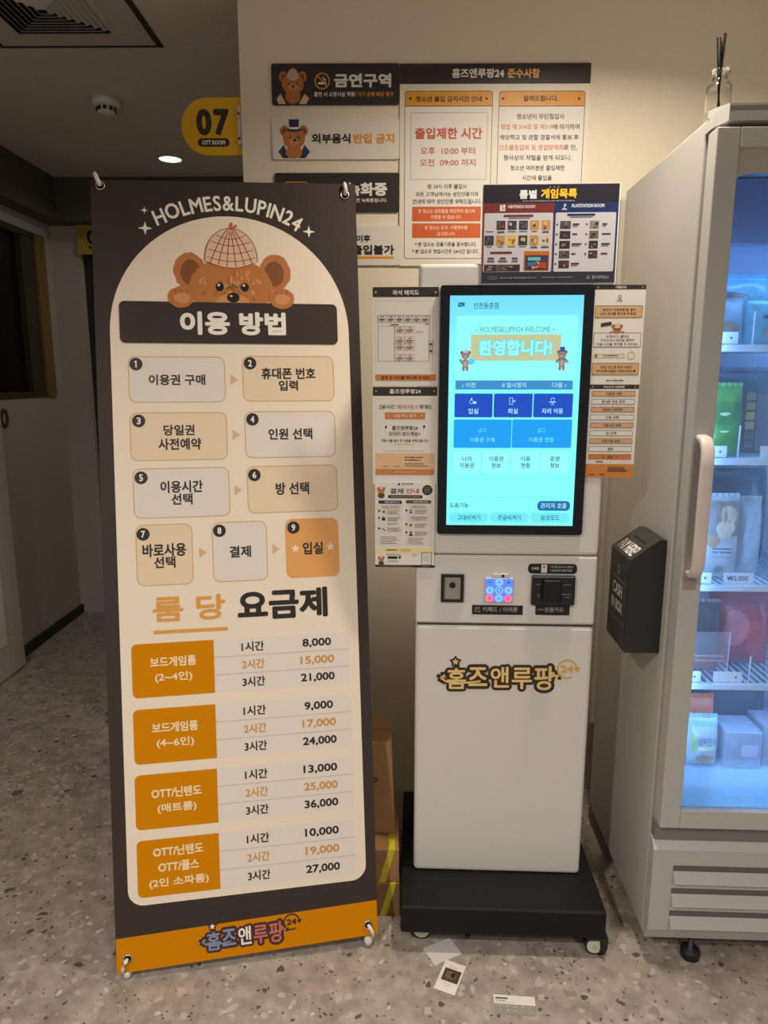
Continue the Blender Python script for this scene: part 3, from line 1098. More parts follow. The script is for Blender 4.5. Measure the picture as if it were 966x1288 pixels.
# price heading
p.text('룸 당', 191.5, 751, 284, 778, M((222, 158, 66), 0.45), 0.018, 5, 4)
p.text('요금제', 298, 743, 412.5, 775, INK, 0.028, 5, 4)
a_, b_ = p.px(193, 795.5), p.px(286.5, 790.5)
p.line([a_, b_], 0.008, M((222, 158, 66), 0.45), 5)
# price table
TBL = M((228, 219, 209), 0.45)
rows4 = [
    (164.5, 811, 266, 803, 443, 868.5, (('보드게임룸', 191.5, 838.5, 242, 841), ('(2~4인)', 195.5, 855.5, 237, 849.5)),
     (('1시간', '8,000'), ('2시간', '15,000'), ('3시간', '21,000'))),
]
PT = []
# each block: left tab corner pixels TL, BL ; table right pixels TR, BR ; lines of print
blocks = [
    ((164.5, 812), (167.5, 881), (438, 793.5), (441, 857), ('보드게임룸', '(2~4인)'), ('8,000', '15,000', '21,000')),
    ((167, 895), (169.5, 965), (440.5, 871.5), (443.5, 936), ('보드게임룸', '(4~6인)'), ('9,000', '17,000', '24,000')),
    ((169, 978.5), (171.5, 1048), (442.5, 949), (445.5, 1014), ('OTT/닌텐도', '(매트룸)'), ('13,000', '25,000', '36,000')),
    ((171.5, 1061.5), (174, 1133), (444.5, 1027), (447.5, 1095), ('OTT/닌텐도', 'OTT/플스', '(2인 소파룸)'), ('10,000', '19,000', '27,000')),
]
for (tl, bl, tr, brr, labs, prices) in blocks:
    A, B, C, D = p.px(*tl), p.px(*bl), p.px(*tr), p.px(*brr)
    X0, X1 = (A[0] + B[0]) / 2, (C[0] + D[0]) / 2
    Y1, Y0 = (A[1] + C[1]) / 2, (B[1] + D[1]) / 2
    Xm = X0 + (X1 - X0) * 0.367
    p.lrect(X0, Y0, X1, Y1, TBL, 0.012, 2)
    p.lrect(X0, Y0, Xm, Y1, BORG, 0.012, 3, corners=(1, 0, 0, 1))
    H = Y1 - Y0
    for f in (1 / 3, 2 / 3):
        p.lrect(Xm, Y0 + H * f - 0.0012, X1, Y0 + H * f + 0.0012, M((206, 194, 182), 0.45), 0, 3)
    n = len(labs)
    for j, t in enumerate(labs):
        hh = 0.0235
        wd = sum(0.0205 if ord(ch) > 1000 else 0.0125 for ch in t)
        yc = (Y0 + Y1) / 2 + ((n - 1) / 2 - j) * 0.036
        p.ltext(t, (X0 + Xm) / 2 - wd / 2, yc - hh / 2, (X0 + Xm) / 2 + wd / 2, yc + hh / 2, M((246, 224, 180), 0.45), 0.02, 5, 3)
    for j, (t, pr) in enumerate(zip(('1시간', '2시간', '3시간'), prices)):
        yc = Y1 - H * (j + 0.5) / 3
        m = INK if j != 1 else M((206, 152, 84), 0.45)
        xc = X0 + (X1 - X0) * 0.546
        p.ltext(t, xc - 0.026, yc - 0.0115, xc + 0.026, yc + 0.0115, m, 0.016, 5, 3)
        xc = X0 + (X1 - X0) * 0.846
        wd = 0.034 if len(pr) == 5 else 0.040
        p.ltext(pr, xc - wd, yc - 0.0115, xc + wd, yc + 0.010, m, 0.022, 5, 3)


def shop_logo(p, A, B, hgt, m1, m2, m3, dk, ringm, L, dark_ring=False):
    """the shop's lettering: star, five outlined syllables, 24 in an arrow ring. A,B: left and right ends of the baseline"""
    ex_ = Vector((B[0] - A[0], B[1] - A[1]))
    ln = ex_.length
    an = math.atan2(ex_.y, ex_.x)
    tmp = Print(p.m)
    chars = (('홈', 0.005, 0.21, 0.0, 0.92, m1), ('즈', 0.20, 0.40, 0.13, 0.96, m1), ('앤', 0.40, 0.595, 0.06, 0.98, m2), ('루', 0.59, 0.80, 0.0, 0.94, m3), ('팡', 0.79, 1.0, -0.06, 1.0, m3))
    for t, a, b, c, d, m in chars:
        tmp.ltext(t, a * ln + 0.03 * ln, c * hgt, b * ln, d * hgt, m, 0.010, 2, 3, outline=(dk, 0.12))
    tmp.line([(0.02 * ln, 0.62 * hgt), (-0.02 * ln, 0.5 * hgt), (0.03 * ln, 0.33 * hgt), (0.16 * ln, 0.26 * hgt), (0.34 * ln, 0.34 * hgt)], hgt * 0.075, m1, 3)
    tmp.line([(0.06 * ln, 0.68 * hgt), (-0.02 * ln, 0.62 * hgt), (-0.04 * ln, 0.48 * hgt), (0.03 * ln, 0.28 * hgt)], hgt * 0.24, dk, 0)
    tmp.line([(0.97 * ln, 0.55 * hgt), (1.03 * ln, 0.60 * hgt), (1.01 * ln, 0.40 * hgt)], hgt * 0.085, m3, 3)
    tmp.line([(0.95 * ln, 0.55 * hgt), (1.04 * ln, 0.62 * hgt), (1.03 * ln, 0.42 * hgt)], hgt * 0.26, dk, 0)
    tmp.star(0.115 * ln, 1.20 * hgt, hgt * 0.27, dk, 0, 5, 0.62)
    tmp.star(0.115 * ln, 1.20 * hgt, hgt * 0.16, m2, 3, 5)
    rr0 = hgt * 0.42
    c0 = (1.11 * ln, 0.86 * hgt)
    tmp.ring(c0[0], c0[1], rr0 * 0.84, rr0 * 1.02, ringm, 1, 10, 300)
    tmp.poly([(c0[0] + rr0 * 0.62, c0[1] + rr0 * 0.12), (c0[0] + rr0 * 1.28, c0[1] + rr0 * 0.22), (c0[0] + rr0 * 0.98, c0[1] - rr0 * 0.32)], ringm, 1)
    tmp.ltext('24', c0[0] - rr0 * 0.62, c0[1] - rr0 * 0.36, c0[0] + rr0 * 0.6, c0[1] + rr0 * 0.40, ringm, 0.03, 2, 3)
    b = len(p.V)
    ca, sa = math.cos(an), math.sin(an)
    for (x, y, z) in tmp.V:
        p.V.append((A[0] + x * ca - y * sa, A[1] + x * sa + y * ca, z + L * STEP))
    for f, i in zip(tmp.F, tmp.I):
        p.F.append(tuple(b + k for k in f))
        p.I.append(p.mi(tmp.mats[i]))


BLUEF = M((132, 146, 178), 0.45)
PINKF = M((196, 112, 96), 0.45)
DKF = M((70, 40, 38), 0.45)
shop_logo(p, p.px(257, 1197), p.px(357, 1182), 0.046, BLUEF, WHITE, PINKF, DKF, DKF, 3)
p.build('banner_sheet', BR_)
# grommets, hooks, poles
CHROME = M((210, 205, 200), 0.25, 1.0)
WPLAS = M((228, 222, 214), 0.4)
BLKP = M((22, 22, 23), 0.4)
gp = [p.px(126, 233.5), p.px(433.5, 245.5), p.px(463, 1163), p.px(160.5, 1206)]
BI = BF.inverted()
tm = Matrix.Translation(Borig)
hub = Vector((0.30, 0.92, -0.16))


def bl(x, y, z):
    return (tm.inverted() @ (BF @ Vector((x, y, z))))


rotn = BF.to_3x3().to_4x4()
for (x, y) in gp:
    g = MB()
    pr = [(0.0075 + 0.0035 * (1 + math.cos(R(t))) / 2 * 1.0 + 0.0, 0.002 * math.sin(R(t))) for t in range(0, 360, 45)]
    g.lathe(pr, CHROME, mat=Matrix.Translation(bl(x, y, 0.0012)) @ rotn, seg=22, closed=True)
    g.lathe([(0.0074, 0.0003), (0.001, 0.0003)], M((24, 20, 18), 0.7), mat=Matrix.Translation(bl(x, y, 0.0)) @ rotn, seg=18)
    g.build('grommet', BR_)
for k, (x, y) in enumerate(gp):
    up = k < 2
    sx = -1 if k in (0, 3) else 1
    if up:
        ty = 0.020
        tip = [(x, y, 0.001), (x + 0.3 * sx * 0.008, y + 0.006, 0.006), (x + sx * (0.008 if k == 0 else -0.000), y + ty, 0.010), (x + sx * (0.010 if k == 0 else -0.000), y + ty + 0.006, 0.007)]
        r_ = [0.0048, 0.0050, 0.0048, 0.0034]
    else:
        tip = [(x, y, 0.001), (x + sx * 0.004, y - 0.004, 0.007), (x + sx * 0.009, y - 0.014, 0.008), (x + sx * 0.011, y - 0.027, 0.005)]
        r_ = [0.0040, 0.0042, 0.0042, 0.0040]
    MB().tube([bl(*q) for q in tip], r_, WPLAS, 12).build('hook', BR_)
    # pole from the hub to the corner, passing behind the sheet
    e = (x, y + (0.02 if up else -0.03), -0.018)
    MB().tube([bl(*hub), bl(*((Vector(hub) + Vector(e)) / 2)), bl(*e)], [0.006, 0.005, 0.0045], BLKP, 10).build('pole', BR_)
for k, (x, y) in enumerate(gp[2:]):
    sx = 1 if k == 0 else -1
    yf = -0.0235
    a = bl(x + sx * 0.002, y - 0.034, -0.014)
    bq = Vector((a.x + 0.0, a.y - 0.006, -Borig.z + 0.0135))
    MB().tube([a, (a + bq) / 2, bq, bq - Vector((0, 0.001, 0.007)), bq - Vector((0, 0.001, 0.0130))], [0.0085, 0.0105, 0.0112, 0.0095, 0.004], WPLAS, 16).build('foot', BR_)
MB().lathe([(0.028, -0.02), (0.03, 0.0), (0.028, 0.02), (0.015, 0.028)], BLKP, mat=Matrix.Translation(bl(*hub)) @ rotn).build('hub', BR_)
MB().tube([bl(*hub), Vector((-0.27 + 0.615, 1.985 - Borig.y, 0.008 - Borig.z))], 0.006, BLKP, 10).build('rear_leg', BR_)

# ------------------------------------------------------------------ kiosk
A9 = R(1.9)
Kx, Kd = Vector((math.cos(A9), -math.sin(A9), 0)), Vector((math.sin(A9), math.cos(A9), 0))
Ko = Vector((0.268, 1.565, 0))
KM = Matrix(((Kx.x, Kd.x, 0, Ko.x), (Kx.y, Kd.y, 0, Ko.y), (0, 0, 1, 0), (0, 0, 0, 1)))
KI = thing('kiosk', KM, 'white self-service kiosk with tall lit touch screen on a black wheeled base', 'kiosk')
KF = frame(Ko, Kx, (0, 0, 1))      # the kiosk's front face
kp = Print(KF)
KW = M((214, 210, 204), 0.38, name='kiosk_white')
x0, x1 = -0.207, 0.208
zs1, zs2 = kp.px(640, 698.5)[1], kp.px(640, 786)[1]
ztop = kp.px(560, 331.5)[1]
zb = 0.122
MB().box(x0, x1, 0.0, 0.235, zb, zs2 - 0.0015, KW, 0.010, 3).build('lower_cabinet', KI)
MB().box(x0, x1, 0.0, 0.235, zs2 + 0.0015, zs1 - 0.0008, KW, 0.006, 3).box(x0 + 0.004, x1 - 0.004, 0.004, 0.23, zs2 - 0.004, zs2 + 0.004, M((70, 66, 62), 0.6)).build('payment_panel', KI)
MB().box(x0, x1, 0.0, 0.12, zs1 + 0.0008, ztop, KW, 0.008, 3).box(x0 + 0.006, x1 - 0.006, 0.005, 0.11, zs1 - 0.004, zs1 + 0.004, M((110, 104, 98), 0.6)).build('upper_cabinet', KI)
# base
BASEB = M((20, 20, 21), 0.55, spec=0.25, name='base_black')
base = MB().box(-0.238, 0.243, -0.128, 0.345, 0.052, 0.122, BASEB, 0.006, 3)
base.build('base', KI)
WHEELC = M((206, 204, 178), 0.45)
for (wx, wy) in ((-0.187, -0.075), (0.222, -0.105), (-0.19, 0.29), (0.2, 0.29)):
    cst = MB()
    cst.box(wx - 0.022, wx + 0.022, wy - 0.022, wy + 0.022, 0.046, 0.053, M((60, 60, 60), 0.4, 0.8), 0.001)
    fx = -1 if wx < 0 else 1
    for dy in (-0.0145, 0.0135):
        cst.prism([(wx - 0.018, wy + dy, 0.048), (wx + 0.018, wy + dy, 0.048), (wx + 0.008, wy + dy, 0.018), (wx - 0.008, wy + dy, 0.018)], (0, 0.001, 0), M((40, 40, 40), 0.4, 0.6)) if (dy > 0) else None
    c_ = cst.build('caster', KI)
    MB().cyl((wx, wy - 0.012, 0.024), (wx, wy + 0.012, 0.024), 0.0235, M((24, 24, 24), 0.5), seg=32).build('tyre', c_)
    MB().cyl((wx, wy - 0.0132, 0.024), (wx, wy - 0.0118, 0.024), 0.0185, WHEELC, seg=28).cyl((wx, wy - 0.017, 0.024), (wx, wy - 0.012, 0.024), 0.0055, M((190, 188, 168), 0.4), seg=16).build('wheel_disc', c_)
    if wy < 0 and wx > 0:
        MB().prism([(wx + 0.010, wy - 0.016, 0.047), (wx + 0.030, wy - 0.016, 0.047), (wx + 0.029, wy - 0.016, 0.020), (wx + 0.022, wy - 0.016, 0.004), (wx + 0.008, wy - 0.016, 0.002), (wx + 0.013, wy - 0.016, 0.018)], (0, 0.026, 0), M((20, 20, 20), 0.45)).build('brake_pedal', c_)
# touch screen
bz = kp.box(553.5, 359.5, 731.3, 672)
bz = (kp.px(551.8, 515)[0], bz[1], kp.px(739, 515)[0], bz[3])
bzt = 0.010
SF = frame(Ko - Kd * bzt, Kx, (0, 0, 1))
bp_ = Print(SF)
bp_.slab(bp_.rr(bz[0], bz[1], bz[2], bz[3], 0.006), bzt - 0.0005, M((16, 18, 24), 0.18, spec=0.5, name='bezel_black'))
bo = bp_.build('touch_screen', KI)
sc = Print(SF)
d0 = sc.px(566.3, 371.8)
d1 = sc.px(719.3, 661.5)
dx0, dx1 = sc.px(563.7, 515)[0], sc.px(727.5, 515)[0]
dz0, dz1 = d1[1], d0[1]


def E_(c, k=1.0):
    return M(c, 0.25, emit=k)


def display_mat():
    m = bpy.data.materials.new('display_backlight')
    m.use_nodes = True
    nt = m.node_tree
    b = nt.nodes['Principled BSDF']
    b.inputs['Base Color'].default_value = (0.01, 0.01, 0.01, 1)
    b.inputs['Roughness'].default_value = 0.2
    tc = nt.nodes.new('ShaderNodeTexCoord')
    sp = nt.nodes.new('ShaderNodeSeparateXYZ')
    nt.links.new(tc.outputs['Object'], sp.inputs[0])
    mr = nt.nodes.new('ShaderNodeMapRange')
    mr.inputs[1].default_value = dz0
    mr.inputs[2].default_value = dz1
    nt.links.new(sp.outputs['Y'], mr.inputs[0])
    r = nt.nodes.new('ShaderNodeValToRGB')
    r.color_ramp.elements[0].color = rgb((134, 255, 255))
    r.color_ramp.elements[1].color = rgb((116, 222, 255))
    e = r.color_ramp.elements.new(0.78)
    e.color = rgb((132, 252, 255))
    nt.links.new(mr.outputs[0], r.inputs[0])
    nt.links.new(r.outputs[0], b.inputs['Emission Color'])
    b.inputs['Emission Strength'].default_value = 1.0
    return m


sc.poly([(dx0, dz0), (dx1, dz0), (dx1, dz1), (dx0, dz1)], display_mat(), 2)
TEAL = E_((24, 96, 120))
sc.text('인천동춘점', 596, 380.5, 627, 388.5, TEAL, 0.004, 6)
sc.poly(sc.rr(*sc.box(576, 380.5, 584.5, 386), 0.0015), E_((40, 110, 150)), 5)
sc.line([sc.px(576, 381.5), sc.px(584, 386)], 0.001, E_((110, 220, 240)), 6)
sc.rect(574.5, 397, 723.5, 478.5, E_((146, 255, 255)), 0.004, 3)
GREENT = E_((104, 170, 150))
sc.text('HOLMES&LUPIN24 WELCOME', 604, 411, 692, 417.5, GREENT, 0.0, 6)
for u, v, r in ((600, 415.5, .0032), (603, 410, .0018), (696.5, 414.5, .0032)):
    q = sc.px(u, v)
    sc.star(q[0], q[1], r, GREENT, 6, 4, 0.3)
sc.rect(592.5, 421, 704.5, 453.5, E_((198, 198, 150)), 0.003, 4)
sc.text('환영합니다!', 602, 427.5, 694, 447.5, E_((150, 250, 255)), 0.028, 7, 3, outline=(E_((122, 214, 214)), 0.06))
sb = (E_((150, 122, 116)), E_((178, 158, 150)), E_((112, 84, 84)), E_((30, 40, 50)), E_((210, 250, 250)))
for (u, v, kind) in ((585.5, 447, 0), (707, 446, 1)):
    x, y = sc.px(u, v)
    s = 0.0085
    sc.ell(x, y - 2.0 * s, s * 0.85, s * 1.1, sb[0], 6, 24)
    for sg in (-1, 1):
        sc.ell(x + sg * 1.05 * s, y - 1.5 * s, s * 0.32, s * 0.75, sb[0], 6, 16, rot=sg * (0.9 if kind else -0.7))
        sc.ell(x + sg * 0.45 * s, y - 3.3 * s, s * 0.36, s * 0.7, sb[0], 6, 16)
    sc.ell(x, y - 2.1 * s, s * 0.5, s * 0.75, sb[1], 7, 20)
    bear_head(sc, x, y, s * 1.05, 8, mats=sb, seed=3)
    if kind:
        sc.lrect(x - s * 1.0, y + 0.75 * s, x + s * 1.0, y + 0.95 * s, E_((20, 84, 140)), 0, 15)
        sc.lrect(x - s * 0.6, y + 0.85 * s, x + s * 0.6, y + 1.9 * s, E_((20, 84, 140)), 0.0005, 15)
        sc.poly([(x - 1.0 * s, y - 1.3 * s), (x, y - 1.0 * s), (x + 1.0 * s, y - 1.3 * s), (x + 0.9 * s, y - 0.8 * s), (x, y - 0.95 * s), (x - 0.9 * s, y - 0.8 * s)], E_((30, 90, 150)), 15)
    else:
        sc.poly([(x - s * 0.7, y + 0.6 * s), (x + s * 0.7, y + 0.6 * s), (x + 0.3 * s, y + 1.3 * s), (x, y + 1.6 * s), (x - 0.3 * s, y + 1.3 * s)], E_((170, 200, 196)), 15)
        for j in range(6):
            sc.ell(x + s * (1.55 + 0.4 * math.cos(j)), y - s * (1.5 + 0.5 * math.sin(j)), s * 0.35, s * 0.35, E_(((60, 190, 230), (100, 220, 245))[j % 2]), 9, 10)
sc.rect(573, 478.5, 720, 490, E_((56, 142, 204)), 0.001, 5)
WC = E_((178, 240, 255))
sc.text('‹ 이전', 581, 481, 598, 487.5, WC, 0.004, 7)
sc.text('II 일시정지', 632, 481, 661.5, 487.5, WC, 0.004, 7)
sc.text('다음 ›', 694.5, 481, 712, 487.5, WC, 0.004, 7)
NAVY = E_((8, 76, 196))
for u0, u1, t, a, b in ((572, 619, '입실', 589, 601.5), (621.5, 669, '퇴실', 639, 651), (671.5, 719.5, '자리 이동', 681.5, 708)):
    sc.rect(u0, 495, u1, 525, NAVY, 0.003, 5)
    sc.text(t, a, 513.5, b, 520.5, WC, 0.008, 7)
# pictograms on the three buttons
x, y = sc.px(593, 505.5)
sc.ring(x, y, 0.0034, 0.0044, WC, 7)
sc.ell(x, y + 0.0066, 0.0018, 0.0018, WC, 7)
sc.lrect(x + 0.004, y - 0.004, x + 0.0105, y + 0.001, WC, 0.001, 7)
x, y = sc.px(644, 504.5)
sc.loutline(x - 0.006, y - 0.0075, x + 0.002, y + 0.0075, WC, 0.001, 0.0008, 7)
sc.line([(x - 0.001, y), (x + 0.007, y)], 0.0012, WC, 7)
sc.line([(x + 0.0045, y + 0.0025), (x + 0.0072, y), (x + 0.0045, y - 0.0025)], 0.001, WC, 7)
x, y = sc.px(695, 505)
sc.loutline(x - 0.004, y - 0.001, x + 0.004, y + 0.008, WC, 0.001, 0.0025, 7)
sc.lrect(x - 0.0072, y - 0.0022, x + 0.0072, y - 0.0006, WC, 0.0006, 7)
sc.line([(x, y - 0.002), (x, y - 0.006)], 0.0012, WC, 7)
sc.line([(x - 0.004, y - 0.0075), (x, y - 0.0055), (x + 0.004, y - 0.0075)], 0.001, WC, 7)
CY_ = E_((4, 160, 246))
GT = E_((120, 240, 220))
for u0, u1, t, a, b in ((571, 642.5, '이용권 구매', 591, 622), (644.5, 718, '이용권 연장', 665, 696.5)):
    sc.rect(u0, 527.5, u1, 563.5, CY_, 0.003, 5)
    sc.text(t, a, 550, b, 556, GT, 0.004, 7)
    x, y = sc.px((a + b) / 2, 541)
    sc.loutline(x - 0.004, y - 0.0035, x + 0.008, y + 0.0035, GT, 0.0008, 0.001, 7)
    sc.ring(x - 0.005, y - 0.002, 0.0026, 0.0034, GT, 7)
for u0, u1, t1, t2 in ((570.5, 604, '나의', '이용권'), (607, 641, '이용권', '정보'), (644, 678, '이용', '현황'), (680.5, 714.5, '운영', '정보')):
    sc.rect(u0, 567, u1, 595.5, E_((152, 255, 255)), 0.003, 4)
    sc.outline(u0, 567, u1, 595.5, E_((124, 240, 244)), 0.0006, 0.003, 5)
    uc = (u0 + u1) / 2
    for t, v in ((t1, 577), (t2, 585.5)):
        wpx = 5.8 * len(t)
        sc.text(t, uc - wpx / 2, v - 3.2, uc + wpx / 2, v + 3.2, E_((20, 70, 90)), 0.004, 7)
sc.rect(566.5, 625, 719, 625.7, E_((112, 226, 236)), 0, 4)
sc.text('도움기능', 565.8, 632, 589, 638.5, E_((20, 70, 90)), 0.003, 7)
q = sc.box(676, 630, 716.5, 642.5)
sc.lrect(*q, E_((10, 110, 170)), 0.009, 5)
sc.text('관리자 호출', 680, 632.5, 712.5, 639.5, WC, 0.004, 7)
for u0, u1, t, a, b in ((565, 613.5, '고대비켜기', 575, 604), (616.5, 664.5, '큰글씨켜기', 626, 655), (667.5, 715.5, '음성모드', 680, 703.5)):
    q = sc.box(u0, 644.5, u1, 657.5)
    sc.lrect(*q, E_((112, 236, 246)), 0.009, 4)
    sc.text(t, a, 647.5, b, 654.5, E_((12, 96, 120)), 0.004, 7)
so = sc.build('display', bo)
# scanner
pb = Print(frame(Ko - Kd * 0.006, Kx, (0, 0, 1)))
q = pb.box(555, 722.5, 583, 757.5)
BLK = M((20, 20, 21), 0.35)
sn = MB()
wl = 0.0105
for X0, X1, Y0, Y1 in ((q[0], q[2], q[1], q[1] + wl * 0.6), (q[0], q[2], q[3] - wl * 0.6, q[3]), (q[0], q[0] + wl * 0.7, q[1] + wl * .6, q[3] - wl * .6), (q[2] - wl * 0.7, q[2], q[1] + wl * .6, q[3] - wl * .6)):
    sn.box(X0, X1, -0.007, -0.0001, Y0, Y1, BLK, 0.0008)
sn_o = sn.build('code_scanner', KI)
MB().box(q[0] + wl * .7, q[2] - wl * .7, -0.003, -0.0003, q[1] + wl * .6, q[3] - wl * .6, M((150, 146, 138), 0.35)).build('scanner_window', sn_o)
xc, zc = (q[0] + q[2]) / 2, (q[1] + q[3]) / 2 + 0.007
MB().cyl((xc, -0.0042, zc), (xc, -0.003, zc), 0.0072, M((30, 16, 16), 0.15), seg=24).cyl((xc, -0.0046, zc), (xc, -0.0042, zc), 0.0030, M((70, 20, 24), 0.1), seg=16).build('scanner_lens', sn_o)
# keypad
q = pb.box(610.5, 727, 645, 758)
kd = MB().box(q[0], q[2], -0.006, -0.0001, q[1], q[3], M((196, 198, 214), 0.4), 0.002)
kd_o = kd.build('keypad', KI)
MB().box((q[0] + q[2]) / 2 - 0.016, (q[0] + q[2]) / 2 + 0.022, -0.005, -0.0001, q[3] + 0.0005, q[3] + 0.0095, M((206, 200, 192), 0.4), 0.001).cyl(((q[0] + q[2]) / 2 + 0.008, -0.0056, q[3] + 0.005), ((q[0] + q[2]) / 2 + 0.008, -0.005, q[3] + 0.005), 0.0033, BLK, seg=16).build('earphone_jack', kd_o)
kk = Print(frame(Ko - Kd * 0.0062, Kx, (0, 0, 1)))
KBL, KLT, KRD = E_((70, 130, 255), 1.25), E_((110, 178, 255), 1.35), E_((255, 110, 140), 1.2)
W_, H_ = q[2] - q[0], q[3] - q[1]
kk.lrect(q[0] + 0.002, q[1] + 0.002, q[2] - 0.002, q[3] - 0.002, E_((112, 124, 240), 1.1), 0.004, 1)
for j, (fx, fy) in enumerate(((0.17, 0.83), (0.5, 0.83), (0.83, 0.83), (0.17, 0.5), (0.5, 0.5), (0.83, 0.5), (0.17, 0.17), (0.5, 0.17), (0.83, 0.17))):
    x, y = q[0] + fx * W_, q[1] + fy * H_
    red = j in (6, 8)
    kk.ell(x, y, W_ * 0.145, W_ * 0.145, KRD if red else (KLT if j in (1, 3, 5, 7, 4) else KBL), 2, 20)
    dkk = E_((30, 50, 120), 0.7) if not red else E_((150, 20, 50), 0.8)
    g = W_ * 0.05
    if j == 0:
        kk.lrect(x - g, y - g * .25, x + g, y + g * .25, dkk, 0, 3)
    elif j == 2:
        kk.lrect(x - g, y - g * .25, x + g, y + g * .25, dkk, 0, 3)
        kk.lrect(x - g * .25, y - g, x + g * .25, y + g, dkk, 0, 3)
    elif j == 4:
        kk.ring(x, y, g * 1.2, g * 1.7, dkk, 3)
    elif red:
        kk.line([(x - g, y + g * .6), (x, y), (x + g, y - g * .8)], g * .5, dkk, 3)
    else:
        dxy = {1: (0, 1), 3: (-1, 0), 5: (1, 0), 7: (0, -1)}[j]
        px_, py_ = -dxy[1], dxy[0]
        kk.line([(x - dxy[0] * g * .5 + px_ * g, y - dxy[1] * g * .5 + py_ * g), (x + dxy[0] * g * .6, y + dxy[1] * g * .6), (x - dxy[0] * g * .5 - px_ * g, y - dxy[1] * g * .5 - py_ * g)], g * .4, dkk, 3)
kk.build('lit_keys', kd_o)


def plate(u0, v0, u1, v1, r, name, depth=0.0012):
    p = Print(frame(Ko - Kd * depth, Kx, (0, 0, 1)))
    x0, y0, x1, y1 = p.box(u0, v0, u1, v1)
    p.slab(p.rr(x0, y0, x1, y1, r), depth - 0.0001, BLK)
    return p


GW = M((190, 184, 176), 0.5)
p = plate(594, 761, 657.3, 773.5, 0.001, 'x')
p.text('키패드 / 이어폰', 607.5, 763, 651, 770, GW, 0.0, 3)
p.outline(597.3, 763.5, 600, 766, GW, 0.0006, 0, 3)
p.outline(600.7, 763.5, 603.4, 766, GW, 0.0006, 0, 3)
p.outline(597.3, 767, 600, 769.5, GW, 0.0006, 0, 3)
p.ring(*p.px(602.8, 769), 0.0012, 0.002, GW, 3)
p.build('keypad_label', KI)
p = plate(664.5, 709, 725.5, 722, 0.009, 'x')
p.text('CARD', 668.5, 713, 678, 716.5, GW, 0.02, 3)
p.rect(681, 710, 688, 720.5, M((214, 208, 200), 0.5), 0.001, 2)
p.rect(683.5, 712, 685.5, 714, BLK, 0, 3)
p.rect(692, 711, 692.4, 720, M((90, 86, 82), 0.5), 0, 2)
p.text('카드를 넣으시고 결제가', 693.5, 711.5, 721, 714.8, GW, 0.004, 3)
p.text('끝날때까지 빼지마세요!', 693.5, 716, 720, 719.3, GW, 0.004, 3)
p.build('card_label', KI)
p = plate(674, 758.5, 716, 774, 0.001, 'x', 0.0022)
p.text('신용카드', 685, 763.5, 709, 770, GW, 0.0, 3)
for j in range(3):
    p.rect(676 + j * 2.8, 766.3, 677.8 + j * 2.8, 767.3, GW, 0, 3)
p.build('credit_card_label', KI)
q = pb.box(669, 723.5, 722, 761.5)
cr_ = MB().box(q[0], q[2], -0.012, -0.0001, q[1], q[3], M((24, 24, 26), 0.32), 0.004, 2)
cr_o = cr_.build('card_reader', KI)
xm, zm = (q[0] + q[2]) / 2 - 0.006, (q[1] + q[3]) / 2
mo = MB()
mo.box(xm - 0.021, xm + 0.021, -0.032, -0.010, zm - 0.026, zm + 0.031, M((14, 14, 15), 0.22), 0.005, 3)
mo.box(xm - 0.017, xm + 0.017, -0.0328, -0.031, zm - 0.010, zm - 0.007, M((4, 4, 4), 0.6))
mo.build('card_slot', cr_o)
kk = Print(frame(Ko - Kd * 0.0124, Kx, (0, 0, 1)))
kk.slab(kk.rr(q[0] + 0.004, q[1] + 0.004, q[2] - 0.004, q[3] - 0.004, 0.003), 0.0006, M((28, 28, 30), 0.3))
for u0, v0, u1, v1 in ((708, 735.5, 718.5, 736.3), (709, 747.2, 718.5, 748), (709.5, 751, 717, 751.6), (675, 734.8, 679.5, 735.5), (689, 758, 694, 758.6)):
    kk.rect(u0, v0, u1, v1, M((150, 146, 142), 0.4), 0, 1)
kk.disc(707.6, 747.7, 0.9, M((170, 166, 160), 0.4), 1)
kk.ring(*kk.px(677.5, 749), 0.0022, 0.0032, M((130, 126, 122), 0.4), 1)
kk.build('faceplate', cr_o)
p = Print(frame(Ko - Kd * 0.0004, Kx, (0, 0, 1)))
GOLDK = M((232, 200, 130), 0.4)
GOLDR = M((214, 166, 62), 0.4)
DKK = M((52, 36, 24), 0.4)
shop_logo(p, p.px(557, 866.5), p.px(697, 866.5), p.px(600, 838)[1] - p.px(600, 866.5)[1], GOLDK, GOLDK, GOLDK, DKK, GOLDR, 1)
p.build('logo_sticker', KI)

# ------------------------------------------------------------------ posters on the kiosk
PF = frame(Ko - Kd * 0.0016, Kx, (0, 0, 1))
MARK = M((60, 50, 46), 0.5)
ORB = M((202, 128, 70), 0.5)


def poster(u0, v0, u1, v1, m=None, d=0.0016, rot=0.0):
    p = Print(frame(Ko - Kd * d, Kx, (0, 0, 1)))
    x0, y0, x1, y1 = p.box(u0, v0, u1, v1)
    x0, x1 = p.px(u0, (v0 + v1) / 2)[0], min(p.px(u1, (v0 + v1) / 2)[0], bz[0] - 0.0006)
    p.slab([(x0, y0), (x1, y0), (x1, y1), (x0, y1)], 0.0012, m or PAPER)
    return p


